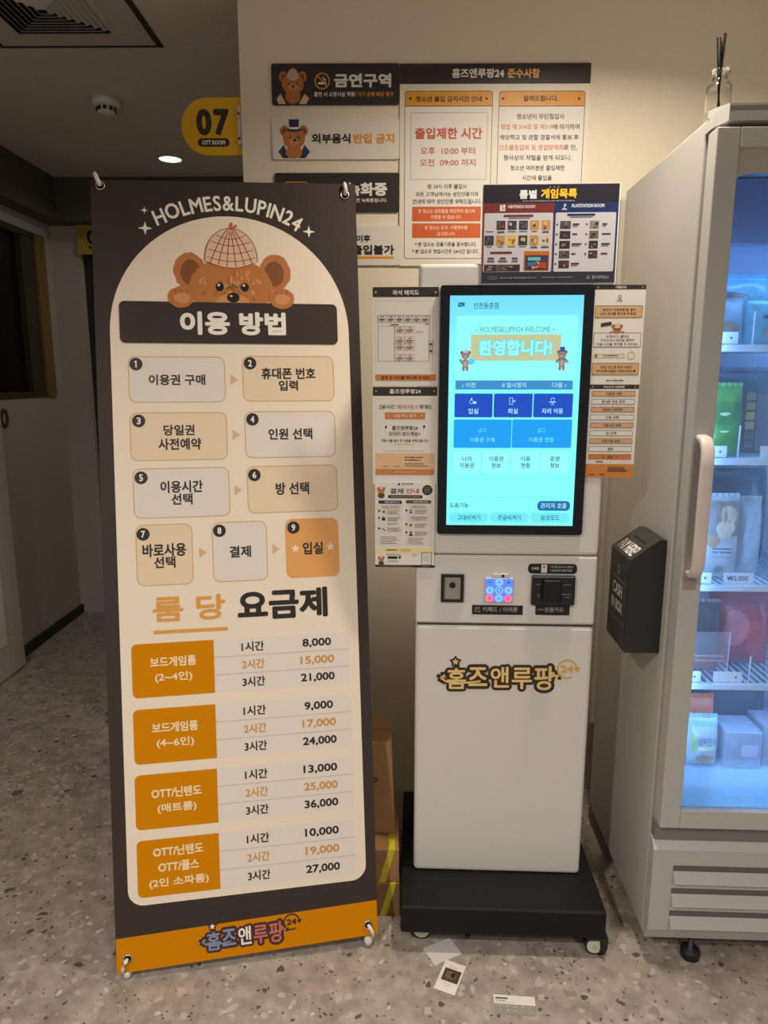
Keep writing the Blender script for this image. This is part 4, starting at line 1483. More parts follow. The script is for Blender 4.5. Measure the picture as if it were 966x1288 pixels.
# seat map
p = poster(468.7, 361.2, 552, 485)
p.rect(468.7, 361.2, 552, 373.4, DARK, 0, 1)
p.text('좌석 배치도', 494, 364.8, 527, 371.2, WHITE, 0.012, 4)
p.disc(472.7, 367.6, 1.2, GOLD, 3)
p.disc(548, 367.6, 1.2, GOLD, 3)
p.outline(471.8, 378, 548.5, 479, M((226, 196, 170), 0.5), 0.0007, 0.002, 1)
LN = M((110, 100, 94), 0.5)
lw = 0.0006
p.outline(475, 396.3, 540, 405.7, LN, lw, 0, 3)
for k in range(6):
    u = 475 + 65 * k / 6
    if k:
        p.rect(u, 396.3, u + 0.45, 405.7, LN, 0, 3)
    p.text('%d번' % (6 - k), u + 3.2, 397.7, u + 8, 400, MARK, 0.01, 4)
    p.rect(u + 2, 401.3, u + 9.3, 402.9, MARK, 0, 4)
    p.rect(u + 3.8, 403.9, u + 7, 404.6, MARK, 0, 4)
p.outline(475.5, 396.5, 539.8, 454.5, LN, lw, 0, 3)
p.outline(475.5, 410, 496.5, 454.5, LN, lw, 0, 3)
p.rect(491.5, 408, 501.5, 409.2, MARK, 0, 4)
p.rect(535, 406.9, 539, 408, MARK, 0, 4)
REDI = M((170, 70, 52), 0.5)
seatno = 7
for v0 in (410.3, 423.5, 431.7, 445.5):
    for u0 in (509, 496.7):
        if v0 == 423.5:
            pass
        p.outline(u0, v0, u0 + 12.3, v0 + 8.6, LN, lw * .8, 0, 3)
        p.text('%d번' % seatno, u0 + 4, v0 + 1.0, u0 + 8.6, v0 + 3.2, MARK, 0.01, 4)
        p.rect(u0 + 1.6, v0 + 4.2, u0 + 10.7, v0 + 5.7, REDI, 0, 4)
        p.rect(u0 + 3.6, v0 + 6.7, u0 + 8.6, v0 + 7.5, MARK, 0, 4)
        seatno += 1
p.rect(522.5, 417, 532.5, 417.7, REDI, 0, 4)
p.outline(539.5, 428.5, 544.5, 445.5, LN, lw, 0, 3)
p.rect(539.5, 437, 544.5, 437.4, LN, 0, 3)
p.rect(540.5, 431.5, 543.5, 434.5, MARK, 0, 4)
p.rect(540.5, 440, 543.5, 443, MARK, 0, 4)
p.rect(472.2, 471, 548.2, 479, ORB, 0.003, 2, corners=(1, 1, 0, 0))
p.text('결제 전 자리를 확인해 주세요!', 479, 472.8, 541, 477.3, INK, 0.01, 4)
tag(p.build('poster'), 'small seat map poster with orange footer, topmost left of the kiosk screen', 'poster')
# reservation poster
p = poster(469, 486.7, 550.8, 609.5)
p.rect(469, 486.7, 550, 498, DARK, 0, 1)
p.text('홈즈앤루팡24', 490, 489.2, 529.3, 495.2, WHITE, 0.012, 4)
p.disc(473, 492, 1.0, GOLD, 3)
p.disc(546, 492, 1.0, GOLD, 3)
p.outline(472.3, 502, 546.5, 597.5, M((226, 196, 170), 0.5), 0.0007, 0.002, 1)
p.text('[실시간', 477.5, 508.8, 497, 514.6, INK, 0.012, 4)
p.text('예약/대기', 499.2, 508.8, 525.5, 514.6, ORB, 0.012, 4)
p.text('방법]', 528, 508.8, 541.8, 514.6, INK, 0.012, 4)
p.rect(484, 518.7, 535, 527.3, ORB, 0, 2)
p.text('당일 취소 불가', 495.5, 520.8, 523.5, 525.2, LW, 0.008, 4)
for u in (488, 531):
    q = p.px(u, 523)
    p.star(q[0], q[1], 0.0024, LW, 4)
p.text('홈즈앤루팡24', 493, 535.5, 525.5, 541, INK, 0.012, 4)
p.text('오티티 보드게임+', 489, 542.8, 529, 548.3, INK, 0.012, 4)
p.text('‘', 484, 534.8, 486.8, 539, INK, 0.02, 4)
p.text('’', 532, 534.8, 534.8, 539, INK, 0.02, 4)
p.text('전용 어플 설치 후 이용을 부탁드립니다!', 480, 552.3, 538.5, 556.2, INK, 0.01, 4)
p.scrib(497, 557.5, 521, 560, 1, TAN, 4)
p.scrib(484, 566.3, 534, 568, 1, TAN, 4, seed=8)
p.rect(472.3, 570, 546, 590, M((226, 186, 142), 0.5), 0, 2)
p.scrib(509, 573.5, 537, 580.5, 2, MARK, 4, fill=0.42, seed=5)
p.scrib(509, 582, 540, 587.5, 2, MARK, 4, fill=0.4, seed=6)
p.scrib(481, 585.8, 488, 587.3, 1, MARK, 4, seed=9)
p.scrib(495, 585.8, 503, 587.3, 1, MARK, 4, seed=10)
p.rect(472.3, 590, 546, 597.5, ORB, 0.003, 3, corners=(1, 1, 0, 0))
p.scrib(496, 593, 522, 594.5, 1, LW, 5, seed=11)
tag(p.build('poster'), 'small reservation poster with tan and orange footer, middle of three at screen left', 'poster')
# payment poster
p = poster(472, 606.3, 546.5, 713.8, d=0.0032)
p.text('홈즈앤루팡', 505.5, 607.5, 520, 610, INK, 0.01, 4)
p.poly([p.px(499.5, 610), p.px(503.5, 610), p.px(503, 606.9), p.px(501, 608.5)], INK, 3)
p.text('결제', 490.5, 614.2, 507.5, 621, INK, 0.012, 4)
p.text('안내', 511, 614.2, 527, 621, M((190, 60, 44), 0.5), 0.012, 4)
x, y = p.px(479.5, 617)
s = 0.0075
p.ell(x, y - 1.5 * s, s * 1.05, s * 0.9, M((112, 58, 40), 0.5), 2)
bear_head(p, x, y, s, 3, seed=7)
plaid_hat(p, x, y + 0.55 * s, s * 0.62, s * 0.6, 11, False)
p.disc(537.5, 616.5, 6.5, INK, 2)
p.scrib(533, 612.5, 542, 620.5, 4, GREYLINE, 4, fill=0.35, seed=13, center=True)
q = p.box(488, 622.7, 531.5, 626.8)
p.lrect(*q, INK, 0.003, 2)
p.scrib(491.5, 623.8, 528.5, 625.7, 1, GREYLINE, 4, seed=14)
p.lrect(*p.box(476, 629.3, 505.5, 633.8), M((40, 50, 84), 0.5), 0.003, 2)
p.text('현금 결제 안내', 484, 630.4, 502, 632.8, WHITE, 0.006, 4)
p.lrect(*p.box(510.5, 629, 542.5, 633.5), M((78, 78, 66), 0.5), 0.003, 2)
p.text('계좌이체 안내', 519.5, 630.1, 538, 632.5, WHITE, 0.006, 4)
p.rect(474, 634.5, 506.5, 687, M((218, 212, 206), 0.5), 0.002, 1)
p.rect(509.5, 634.5, 543.5, 687, M((218, 210, 200), 0.5), 0.002, 1)
for (u, v, n, sd) in ((480, 635.5, 2, 1), (515, 635.3, 2, 2)):
    p.scrib(u, v, u + 24, v + 4.5, n, MARK, 4, fill=0.35, seed=sd, center=True)
for (u, v, ic) in ((477, 642.5, 0), (477, 651.3, 1), (477, 664.5, 2), (511.3, 642, 3), (511.3, 659.3, 0), (511.3, 669.5, 4)):
    p.disc(u, v, 1.3, INK, 3)
    X, Y = p.px(u + 5.5, v + 1.2)
    s = 0.004
    if ic == 0:
        p.ell(X, Y, s * 1.1, s * 0.95, M((206, 190, 60), 0.5), 3)
        p.ell(X, Y, s * 0.6, s * 0.5, INK, 4)
    elif ic == 1:
        p.lrect(X - s, Y - s, X + s, Y + 0.5 * s, BLACKINK, 0, 3)
        p.lrect(X - 0.5 * s, Y + 0.6 * s, X + 0.5 * s, Y + 1.2 * s, BLACKINK, 0, 3)
    elif ic == 2:
        p.line([(X - s, Y + 0.4 * s), (X + 0.6 * s, Y - 0.3 * s), (X + s, Y - s)], s * .5, MARK, 3)
    elif ic == 3:
        p.lrect(X - s, Y - s, X + s, Y - 0.4 * s, MARK, 0, 3)
        p.lrect(X - .8 * s, Y - .4 * s, X + .8 * s, Y + .5 * s, GREYLINE, 0, 3)
        p.poly([(X - s, Y + .5 * s), (X + s, Y + .5 * s), (X, Y + 1.1 * s)], MARK, 3)
    else:
        p.ell(X, Y + .5 * s, s * .6, s * .7, BLACKINK, 3)
        p.ell(X, Y - s, s * 1.1, s * .6, BLACKINK, 3)
    p.scrib(u + 10.5, v - 1.2, u + 27, v + 4.6, 3, MARK, 4, fill=0.42, seed=int(u + v))
p.scrib(487, 657.5, 500, 660.8, 2, MARK, 4, fill=0.35, seed=31)
p.rect(514, 648.7, 539, 655.5, M((206, 198, 188), 0.5), 0.001, 2)
p.scrib(517, 649.3, 537, 655, 3, MARK, 4, fill=0.35, seed=32, center=True)
p.scrib(479, 674, 502, 684.5, 5, MARK, 4, fill=0.3, seed=33)
p.scrib(513, 676, 536, 685, 5, MARK, 4, fill=0.3, seed=34)
p.rect(474, 689, 545, 696.3, M((232, 214, 160), 0.5), 0, 2)
p.scrib(486, 690.2, 500.5, 693, 1, INK, 4, seed=35)
p.scrib(504, 690, 519, 694, 2, M((170, 140, 60), 0.5), 4, fill=0.42, seed=36)
x, y = p.px(479.5, 703)
s = 0.0062
p.ell(x, y - 1.6 * s, s * 1.05, s * 0.9, M((112, 58, 40), 0.5), 2)
bear_head(p, x, y, s, 3, seed=8)
plaid_hat(p, x, y + 0.55 * s, s * 0.62, s * 0.6, 11, False)
p.scrib(486, 696.8, 504, 698.6, 1, MARK, 4, seed=37)
p.lrect(*p.box(487.5, 699.5, 500, 703), INK, 0.0025, 2)
p.disc(502.8, 701, 1.7, INK, 2)
p.scrib(487.5, 704.5, 504.5, 707.5, 2, MARK, 4, fill=0.35, seed=38)
p.scrib(518.3, 697, 526, 700, 2, MARK, 4, fill=0.35, seed=39)
p.outline(530, 694.5, 542.7, 711, BLACKINK, 0.0012, 0.0018, 3)
p.scrib(532.5, 698, 540, 706, 4, GREYLINE, 4, fill=0.4, seed=40)
p.rect(472, 710.2, 546.5, 713.8, BLACKINK, 0, 2)
p.scrib(476, 711.3, 518, 712.5, 1, GREYLINE, 4, seed=41)
p.scrib(531, 711.2, 541, 712.6, 1, GREYLINE, 4, seed=42)
tag(p.build('poster'), 'busy white payment guide poster with small icons, lowest at screen left', 'poster')
# right strips
XR0 = kp.px(745, 420)[0]


def strip(v0, v1, vref, uL, uR):
    p = Print(frame(Ko - Kd * 0.0016, Kx, (0, 0, 1)))
    x0, x1 = max(p.px(uL, vref)[0], bz[2] + 0.0006), p.px(uR, vref)[0]
    y1, y0 = p.px((uL + uR) / 2, v0)[1], p.px((uL + uR) / 2, v1)[1]
    p.slab([(x0, y0), (x1, y0), (x1, y1), (x0, y1)], 0.0012, PAPER)
    return p, x0, y0, x1, y1


def put(p, x0, x1, fx0, fx1, v0, v1, uc=776):
    return (x0 + fx0 * (x1 - x0), p.px(uc, v1)[1], x0 + fx1 * (x1 - x0), p.px(uc, v0)[1])


p, x0, y0, x1, y1 = strip(358.3, 483.5, 420, 744.8, 809.0)
p.lrect(x0, p.px(776, 364)[1], x1, y1, DARK, 0, 1)
p.ltext('이용안내', *put(p, x0, x1, .41, .61, 359.5, 363), WHITE, 0.008, 4)
for f in (.07, .93):
    p.ell(x0 + f * (x1 - x0), p.px(776, 361.3)[1], .0014, .0014, GOLD, 3, 10)
q = put(p, x0, x1, .47, .53, 371, 375.5)
p.ring((q[0] + q[2]) / 2, (q[1] + q[3]) / 2, 0.0025, 0.0036, MARK, 3)
p.lrect((q[0] + q[2]) / 2 - .001, q[1] - .002, (q[0] + q[2]) / 2 + .001, q[1], MARK, 0, 3)
p.ltext('이용현황', *put(p, x0, x1, .42, .56, 377, 379), INK, 0.012, 4)
for v0, v1, m in ((384.3, 399.5, TAN), (418.5, 436.5, PAPER), (456.5, 471.5, TAN)):
    q = put(p, x0, x1, .03, .96, v0, v1)
    p.lrect(*q, m, 0.002, 2)
    p.loutline(*q, MARK, 0.0008, 0.002, 3)
p.ltext("화면의 '이용현황'을 눌러", *put(p, x0, x1, .18, .82, 387.8, 391.3), INK, 0.006, 4)
p.ltext('남은 자리를 확인해 주세요!', *put(p, x0, x1, .14, .84, 392.6, 396.3), INK, 0.006, 4)
p.ltext('빈 자리가 없다면', *put(p, x0, x1, .28, .72, 421.6, 424.8), INK, 0.006, 4)
p.ltext('키오스크나 모바일 앱에서', *put(p, x0, x1, .17, .83, 426, 429.6), INK, 0.006, 4)
p.ltext('다음 시간을 예약할 수 있어요!', *put(p, x0, x1, .1, .9, 431, 434.6), INK, 0.006, 4)
p.ltext('무인 시간 중 문의 사항은', *put(p, x0, x1, .2, .82, 460, 463.5), INK, 0.006, 4)
p.ltext('카카오톡 채널로 부탁드려요!', *put(p, x0, x1, .12, .84, 464.8, 468.6), INK, 0.006, 4)
q = put(p, x0, x1, .85, .9, 465, 468)
p.ell((q[0] + q[2]) / 2, (q[1] + q[3]) / 2, .0022, .0024, INK, 4)
q = put(p, x0, x1, .33, .67, 477.4, 479.6)
p.lscrib(*q, 1, INK, 4)
x, y = (x0 + x1) / 2 - 0.002, p.px(776, 414)[1]
bear_head(p, x, y, 0.0092, 3, seed=12)
plaid_hat(p, x, y + 0.003, 0.006, 0.0085, 11, False)
for sg in (-1, 1):
    p.ell(x + sg * 0.0125, y - 0.007, 0.0035, 0.0028, FUR, 12, 16, .05)
qa = put(p, x0, x1, .16, .37, 406.0, 410.5)
p.poly([(qa[0], qa[1] - .001), (qa[2], qa[1] + .0025), (qa[2], qa[3] + .0025), (qa[0], qa[3] - .001)], MARK, 3)
q = put(p, x0, x1, .06, .66, 445, 450)
p.loutline(*q, M((196, 180, 100), 0.5), 0.0012, 0.0005, 2)
p.lscrib(*put(p, x0, x1, .24, .54, 446.6, 448.4), 1, INK, 4, 5)
q = put(p, x0, x1, .1, .1, 447.5, 447.5)
p.ell(q[0], q[1], .0032, .0032, M((120, 128, 30), 0.5), 3)
q = put(p, x0, x1, .79, .79, 447, 447)
p.ring(q[0], q[1], .0068, .0085, M((196, 184, 110), 0.5), 2)
tag(p.build('poster'), 'narrow usage guide strip with tan boxes and bear, upper right of screen', 'poster')
p, x0, y0, x1, y1 = strip(484, 600.5, 542, 737.3, 799.8)
uc = 769
p.lrect(x0, p.px(uc, 489.2)[1], x1, y1, DARK, 0, 1)
p.ltext('키오스크 이용방법', *put(p, x0, x1, .29, .71, 485.2, 488.2, uc), WHITE, 0.008, 4)
for f in (.07, .93):
    p.ell(x0 + f * (x1 - x0), p.px(uc, 486.6)[1], .0014, .0014, GOLD, 3, 10)
rows = ['이용권 구매', '휴대폰 번호 입력', '당일권 사전예약', '인원 선택', '이용시간 선택', '방 선택', '바로사용 선택', '결제', '입실']
for k, t in enumerate(rows):
    v0 = 491.8 + k * 9.93
    m = PAPER if k % 2 else (TAN if k < 8 else M((204, 120, 56), 0.5))
    q = put(p, x0, x1, .06, .94, v0, v0 + 6.6, uc)
    p.lrect(*q, m, 0.0015, 2)
    p.loutline(*q, MARK if k < 8 else M((160, 90, 44), 0.5), 0.0008, 0.0015, 3)
    wf = 0.052 * len(t)
    p.ltext(t, *put(p, x0, x1, .5 - wf / 2, .5 + wf / 2, v0 + 1.6, v0 + 5.2, uc), INK, 0.01, 4)
    if k == 8:
        for f in (.36, .64):
            p.star(x0 + f * (x1 - x0), p.px(uc, v0 + 3.3)[1], .002, INK, 4)
    else:
        yy = p.px(uc, v0 + 8.2)[1]
        xx = (x0 + x1) / 2
        p.poly([(xx - .0012, yy + .0008), (xx + .0012, yy + .0008), (xx, yy - .001)], MARK, 3)
q = put(p, x0, x1, .1, .9, 580.2, 581.6, uc)
p.lrect(q[0], q[1], q[2], q[1] + .0007, TAN, 0, 3)
p.lrect(q[0] + .012, q[1], q[0] + .028, q[3], MARK, 0, 4)
p.lrect(x0, y0, x1, p.px(uc, 583.6)[1], M((206, 128, 58), 0.5), 0, 2)
for j in range(3):
    q = put(p, x0, x1, .47, .88, 587.3 + j * 2.3, 588.5 + j * 2.3, uc)
    p.lrect(q[0], q[1], q[2] - .004 * (2 - j), q[3], MARK, 0, 4)
for f in (.09, .30):
    q = put(p, x0, x1, f, f + .12, 596.4, 597.4, uc)
    p.lrect(*q, MARK, 0, 4)
tag(p.build('poster'), 'narrow kiosk steps strip with tan rows and orange foot, lower right of screen', 'poster')

# game list poster: a laminated sheet on a white backing board
GPt = thing('game_poster', Matrix.Translation(Ko - Kd * 0.003 + Vector((0, 0, 1.6))), 'glossy laminated game list poster with red and blue halves above the kiosk', 'poster')
GPt.matrix_basis = Matrix.Translation(Ko - Kd * 0.003 + Kx * 0.07 + Vector((0, 0, 1.55)))
p = Print(frame(Ko - Kd * 0.0035, Kx, (0, 0, 1)))
x0, x1 = p.px(606.8, 294)[0], p.px(776.2, 294)[0]
y0, y1 = p.px(690, 355.8)[1], p.px(690, 231.5)[1]
LAM = M((46, 44, 56), 0.16, coat=0.8, name='laminated_dark')
p.slab([(x0, y0), (x1, y0), (x1, y1), (x0, y1)], 0.0008, LAM)
GW_, GH_ = x1 - x0, y1 - y0


def g(fx0, fy0, fx1, fy1):   # fractions from the top left corner
    return (x0 + fx0 * GW_, y1 - fy1 * GH_, x0 + fx1 * GW_, y1 - fy0 * GH_)


LR = M((122, 56, 56), 0.2, coat=0.6)
LB = M((38, 56, 104), 0.2, coat=0.6)
LP = M((206, 204, 210), 0.2, coat=0.6)
LG = M((84, 88, 108), 0.2)
p.lrect(*g(0, 0.185, .528, .88), LR, 0, 1)
p.lrect(*g(.528, 0.185, 1, .88), LB, 0, 1)
p.lrect(*g(0.012, .285, .522, .885), LP, .003, 2)
p.lrect(*g(.54, .285, .985, .885), LP, .003, 2)
p.ltext('룸별', *g(.265, .055, .395, .145), M((232, 232, 236), 0.2), 0.04, 4)
p.ltext('게임목록', *g(.425, .045, .69, .145), M((240, 196, 60), 0.2), 0.04, 4)
p.lscrib(*g(.29, .158, .68, .176), 1, M((150, 150, 160), 0.2), 4)
for f in (.49, .52, .55):
    q = g(f, .03, f, .03)
    p.ell(q[0], q[1], .001, .001, M((240, 196, 60), 0.2), 4)
p.ltext('NINTENDO ROOM', *g(.185, .205, .385, .24), M((214, 196, 196), 0.2), 0.03, 4)
q = g(.125, .2, .165, .268)
p.lrect(q[0], q[1], (q[0] + q[2]) / 2 - .0004, q[3], M((224, 214, 214), 0.2), .0018, 4)
p.lrect((q[0] + q[2]) / 2 + .0004, q[1], q[2], q[3], M((224, 214, 214), 0.2), .0018, 4)
p.ell(q[0] * .72 + q[2] * .28, q[3] - .003, .0011, .0011, LR, 5)
p.ell(q[0] * .26 + q[2] * .74, (q[1] + q[3]) / 2 - .0005, .0013, .0013, LR, 5)
p.ltext('PLAYSTATION ROOM', *g(.655, .2, .895, .236), M((210, 214, 226), 0.2), 0.03, 4)
q = g(.585, .195, .63, .262)
p.poly([(q[0] + .0035, q[1]), (q[0] + .0052, q[1] + .0004), (q[0] + .0052, q[3] - .0008), (q[0] + .0035, q[3])], M((224, 226, 236), 0.2), 4)
p.ring(q[0] + .0055, q[3] - .0032, .0016, .0028, M((224, 226, 236), 0.2), 4, -90, 110, 14)
p.ell(q[0] + .0012, q[1] + .002, .0024, .0010, M((224, 226, 236), 0.2), 4, rot=.3)
p.ell(q[0] + .0078, q[1] + .002, .0028, .0010, M((224, 226, 236), 0.2), 4, rot=-.3)
p.lrect(*g(.155, .302, .375, .325), LR, 0, 3)
p.lrect(*g(.625, .297, .83, .32), LB, 0, 3)
gr = random.Random(5)


def tile(q, dark=False, L=3):
    """a small cover picture, kept to plain blocks and blobs of colour"""
    pal = [(196, 150, 96), (110, 84, 72), (210, 196, 180), (96, 120, 150), (150, 90, 70), (222, 190, 90), (70, 66, 80)]
    if dark:
        pal = [(58, 54, 60), (92, 86, 88), (140, 132, 128), (74, 52, 52), (112, 98, 74)]
    base = M(gr.choice(pal), 0.2)
    p.lrect(*q, base, 0, L)
    w_, h_ = q[2] - q[0], q[3] - q[1]
    for k in range(4):
        cx0, cy0 = q[0] + w_ * gr.uniform(.22, .78), q[1] + h_ * gr.uniform(.25, .75)
        p.ell(cx0, cy0, w_ * gr.uniform(.08, .2), h_ * gr.uniform(.1, .22), M(gr.choice(pal), 0.2), L + 1 + k, 10, .2, seed=gr.randint(0, 99))


def cap(fx0, fx1, fy, n=1, m=None):
    q = g(fx0, fy, fx1, fy + .012 * n)
    yy = q[3]
    for k in range(n):
        ww = (q[2] - q[0]) * gr.uniform(.55, .95)
        xm_ = (q[0] + q[2]) / 2
        p.lrect(xm_ - ww / 2, yy - .0013, xm_ + ww / 2, yy, m or MARK, 0, 4)
        yy -= .0022


cap(.17, .37, .332)
cap(.63, .83, .327)
for k in range(6):
    f = .02 + k * .0835
    if k:
        tile(g(f, .362, f + .066, .455))
    cap(f, f + .066, .468, 2 if k in (1, 5) else 1)
    tile(g(f - .004 + k * .001, .512, f + .066, .612))
    cap(f, f + .066, .622, 2 if k in (4, 5) else 1)
p.lrect(*g(.06, .675, .225, .7), LR, .0015, 3)
for k in range(3):
    f = .03 + k * .09
    p.lrect(*g(f + .015, .735, f + .06, .757), LG, .001, 3)
    cap(f, f + .075, .765, 2)
    tile(g(f - .012, .808, f + .078, .88), True)
p.lrect(*g(.315, .672, .505, .875), M((196, 112, 40), 0.2), .001, 3)
tile(g(.325, .715, .498, .865), False, 4)
p.lrect(*g(.345, .735, .44, .77), M((120, 190, 200), 0.2), 0, 8)
p.lrect(*g(.345, .785, .42, .83), M((70, 110, 170), 0.2), 0, 8)
p.lrect(*g(.43, .79, .485, .85), M((190, 70, 56), 0.2), .001, 8)
for k in range(5):
    fy = .37 + k * .1
    for c_, fx in ((0, .553), (1, .772)):
        if c_ and k == 4:
            continue
        q = g(fx, fy + .035, fx, fy + .035)
        p.ell(q[0], q[1], .0022, .0022, LG, 3)
        tile(g(fx + .022, fy, fx + .102 - .012 * c_, fy + .08), True)
        q = g(fx + .115, fy + .025, fx + .19, fy + .04)
        ww = gr.uniform(.4, 1) * (q[2] - q[0])
        p.lrect(q[0], q[1], q[0] + ww, q[3], MARK, 0, 4)
        if k % 2 == 0:
            p.lrect(q[0], q[1] - .003, q[0] + ww * .8, q[1] - .0015, LG, 0, 4)
p.ltext('홈즈앤루팡24', *g(.83, .925, .955, .962), M((160, 160, 176), 0.2), 0.01, 4)
q = g(.785, .92, .815, .965)
p.poly([(q[0], q[1]), (q[2], q[1]), (q[2] - .001, q[3]), (q[0] + .003, q[3] - .002)], M((110, 112, 128), 0.2), 4)
p.lscrib(*g(.14, .935, .41, .956), 1, M((130, 130, 145), 0.2), 4)
p.lscrib(*g(.46, .932, .69, .952), 1, M((120, 120, 135), 0.2), 4, 6)
for f in (.06, .085, .105):
    q = g(f, .945, f, .945)
    p.ring(q[0], q[1], .0025, .0034, M((130, 130, 146), 0.2), 4)
p.build('printed_sheet', GPt)
bk = Print(frame(Ko - Kd * 0.0015, Kx, (0, 0, 1)))
q0, q1 = bk.px(640, 232.5), bk.px(778.2, 294)
yb0 = bk.px(690, 358.0)[1]
bk.slab([(x0 - 0.001, yb0), (x1 + 0.003, yb0), (x1 + 0.003, y1 + .0015), (x0 - 0.001, y1 + .0015)], 0.0012, M((238, 236, 230), 0.4))
bk.build('backing_board', GPt)

# ------------------------------------------------------------------ cardboard boxes behind the banner
CARD = M((158, 118, 76), 0.8, var=0.06, scale=30, name='cardboard')
CARD2 = M((140, 104, 66), 0.8, var=0.06, scale=30, name='cardboard_dull')
TAPE = M((206, 186, 40), 0.35, name='yellow_strap')


def carton(x0, x1, y0, y1, z0, z1, m, label, strap=False, taper=0.0, mark=False):
    o = thing('cardboard_box', Matrix.Translation(((x0 + x1) / 2, (y0 + y1) / 2, z0)), label, 'box')
    hx, hy, hz = (x1 - x0) / 2, (y1 - y0) / 2, z1 - z0
    b = MB()
    t = bmesh.new()
    bmesh.ops.create_cube(t, size=1.0)
    for v_ in t.verts:
        tp = 1 - taper * (v_.co.z + 0.5)
        v_.co = Vector((-hx + 2 * hx * (v_.co.x + 0.5) * (tp if v_.co.x > 0 else 1), v_.co.y * 2 * hy, (v_.co.z + 0.5) * hz))
    bmesh.ops.bevel(t, geom=t.edges[:], offset=0.002, segments=1, affect='EDGES')
    b.join(t, m)
    b.build('carton', o)
    f = MB()
    f.box(-hx + 0.003, hx * (1 - 2 * taper) - 0.003, -0.002, 0.002, hz - 0.0005, hz + 0.0012, M((140, 100, 58), 0.7))
    f.build('flap_seam', o)
    if mark:
        c = MB()
        c.tube([(hx * 0.1 + 0.011 * math.cos(a * .7), -hy - 0.0008, hz * 0.60 + 0.006 * math.sin(a * .7)) for a in range(10)], 0.0014, M((40, 30, 24), 0.7), 6)
        c.build('hand_hole', o)
    if strap:
        s_ = MB()
        s_.prism([(hx - 0.052, -hy - 0.0012, 0.0), (hx - 0.034, -hy - 0.0012, 0.0), (hx - 0.010, -hy - 0.0012, hz), (hx - 0.026, -hy - 0.0012, hz)], (0, 0.0009, 0), TAPE)
        s_.prism([(hx - 0.026, -hy - 0.0012, hz), (hx - 0.010, -hy - 0.0012, hz), (hx - 0.010, hy, hz), (hx - 0.026, hy, hz)], (0, 0, 0.0009), TAPE)
        s_.build('strap', o)
    return o


carton(-0.13, 0.027, 1.558, 1.80, 0.0, 0.094, CARD2, 'bottom cardboard box under the stack beside the kiosk base', True)
carton(-0.125, 0.024, 1.560, 1.80, 0.0955, 0.188, CARD, 'middle strapped cardboard box between banner and kiosk base', True)
carton(-0.11, 0.014, 1.62, 1.76, 0.1905, 0.445, CARD, 'upright cardboard box on top of the stack behind the banner', False, 0.07, True)

# ------------------------------------------------------------------ fridge
Go = Vector((0.597, 1.45, 0))
GM = Matrix(((Kx.x, Kd.x, 0, Go.x), (Kx.y, Kd.y, 0, Go.y), (0, 0, 1, 0), (0, 0, 0, 1)))
FR = thing('display_fridge', GM, 'tall white glass-door display freezer lit blue inside at the right', 'fridge')
FW = M((184, 181, 176), 0.4, name='fridge_white')
FG = M((180, 177, 172), 0.42, name='fridge_frame')
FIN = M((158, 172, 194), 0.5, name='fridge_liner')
Wd, Dp, Ht = 0.66, 0.505, 1.822
c = MB()
c.box(0, 0.03, 0, Dp, 0.06, Ht, FW, 0.003)
c.box(Wd - 0.03, Wd, 0, Dp, 0.06, Ht, FW, 0.003)
c.box(0.03, Wd - 0.03, Dp - 0.03, Dp, 0.06, Ht, FW)
c.box(0.03, Wd - 0.03, 0, Dp - 0.03, Ht - 0.06, Ht, FW)
c.box(0.03, Wd - 0.03, 0.0, Dp - 0.03, 0.06, 0.36, FW)
c.build('cabinet', FR)
l = MB()
l.box(0.0305, 0.034, 0.012, Dp - 0.034, 0.361, Ht - 0.061, FIN)
l.box(Wd - 0.034, Wd - 0.0305, 0.012, Dp - 0.034, 0.361, Ht - 0.061, FIN)
l.box(0.034, Wd - 0.034, Dp - 0.0335, Dp - 0.0305, 0.361, Ht - 0.061, FIN)
l.box(0.034, Wd - 0.034, 0.012, Dp - 0.034, 0.361, 0.430, FIN, 0.004)
l.box(0.034, Wd - 0.034, 0.012, Dp - 0.034, Ht - 0.075, Ht - 0.0605, FIN)
l.build('liner', FR)
# valance inside, top
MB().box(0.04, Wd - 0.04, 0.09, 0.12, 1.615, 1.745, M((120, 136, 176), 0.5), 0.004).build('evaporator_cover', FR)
MB().box(-0.012, Wd + 0.012, Dp + 0.0005, Dp + 0.036, 0.32, 1.806, M((170, 163, 150), 0.5), 0.006).build('back_cover', FR)
# cap
cp = MB()
cp.prism([(0.0, -0.008, 1.8225), (0.006, -0.030, 1.8225), (0.022, -0.052, 1.8225), (Wd - 0.022, -0.052, 1.8225), (Wd - 0.006, -0.030, 1.8225), (Wd, -0.008, 1.8225)], (0, 0, 0.013), FG)
cp.prism([(0.0, -0.0005, 1.798), (0.004, -0.030, 1.802), (0.022, -0.052, 1.806), (Wd - 0.022, -0.052, 1.806), (Wd - 0.004, -0.030, 1.802), (Wd, -0.0005, 1.798)], (0, 0, 0.0255), FG)
cp.build('top_cap', FR)
# door
dx_0, dx_1, dz_0, dz_1 = 0.0035, Wd - 0.0035, 0.366, 1.796
gx0, gx1, gz0, gz1 = 0.046, Wd - 0.046, 0.410, 1.760
yf, yr = -0.052, -0.010
DR = MB()
for X0, X1, Z0, Z1 in ((dx_0, gx0, dz_0, dz_1), (gx1, dx_1, dz_0, dz_1), (gx0, gx1, dz_0, gz0), (gx0, gx1, gz1, dz_1)):
    DR.box(X0, X1, yf, yr, Z0, Z1, FG)
DRo = DR.build('door', FR)
mdf = DRo.modifiers.new('soft_edges', 'BEVEL')
mdf.width = 0.002
mdf.segments = 2
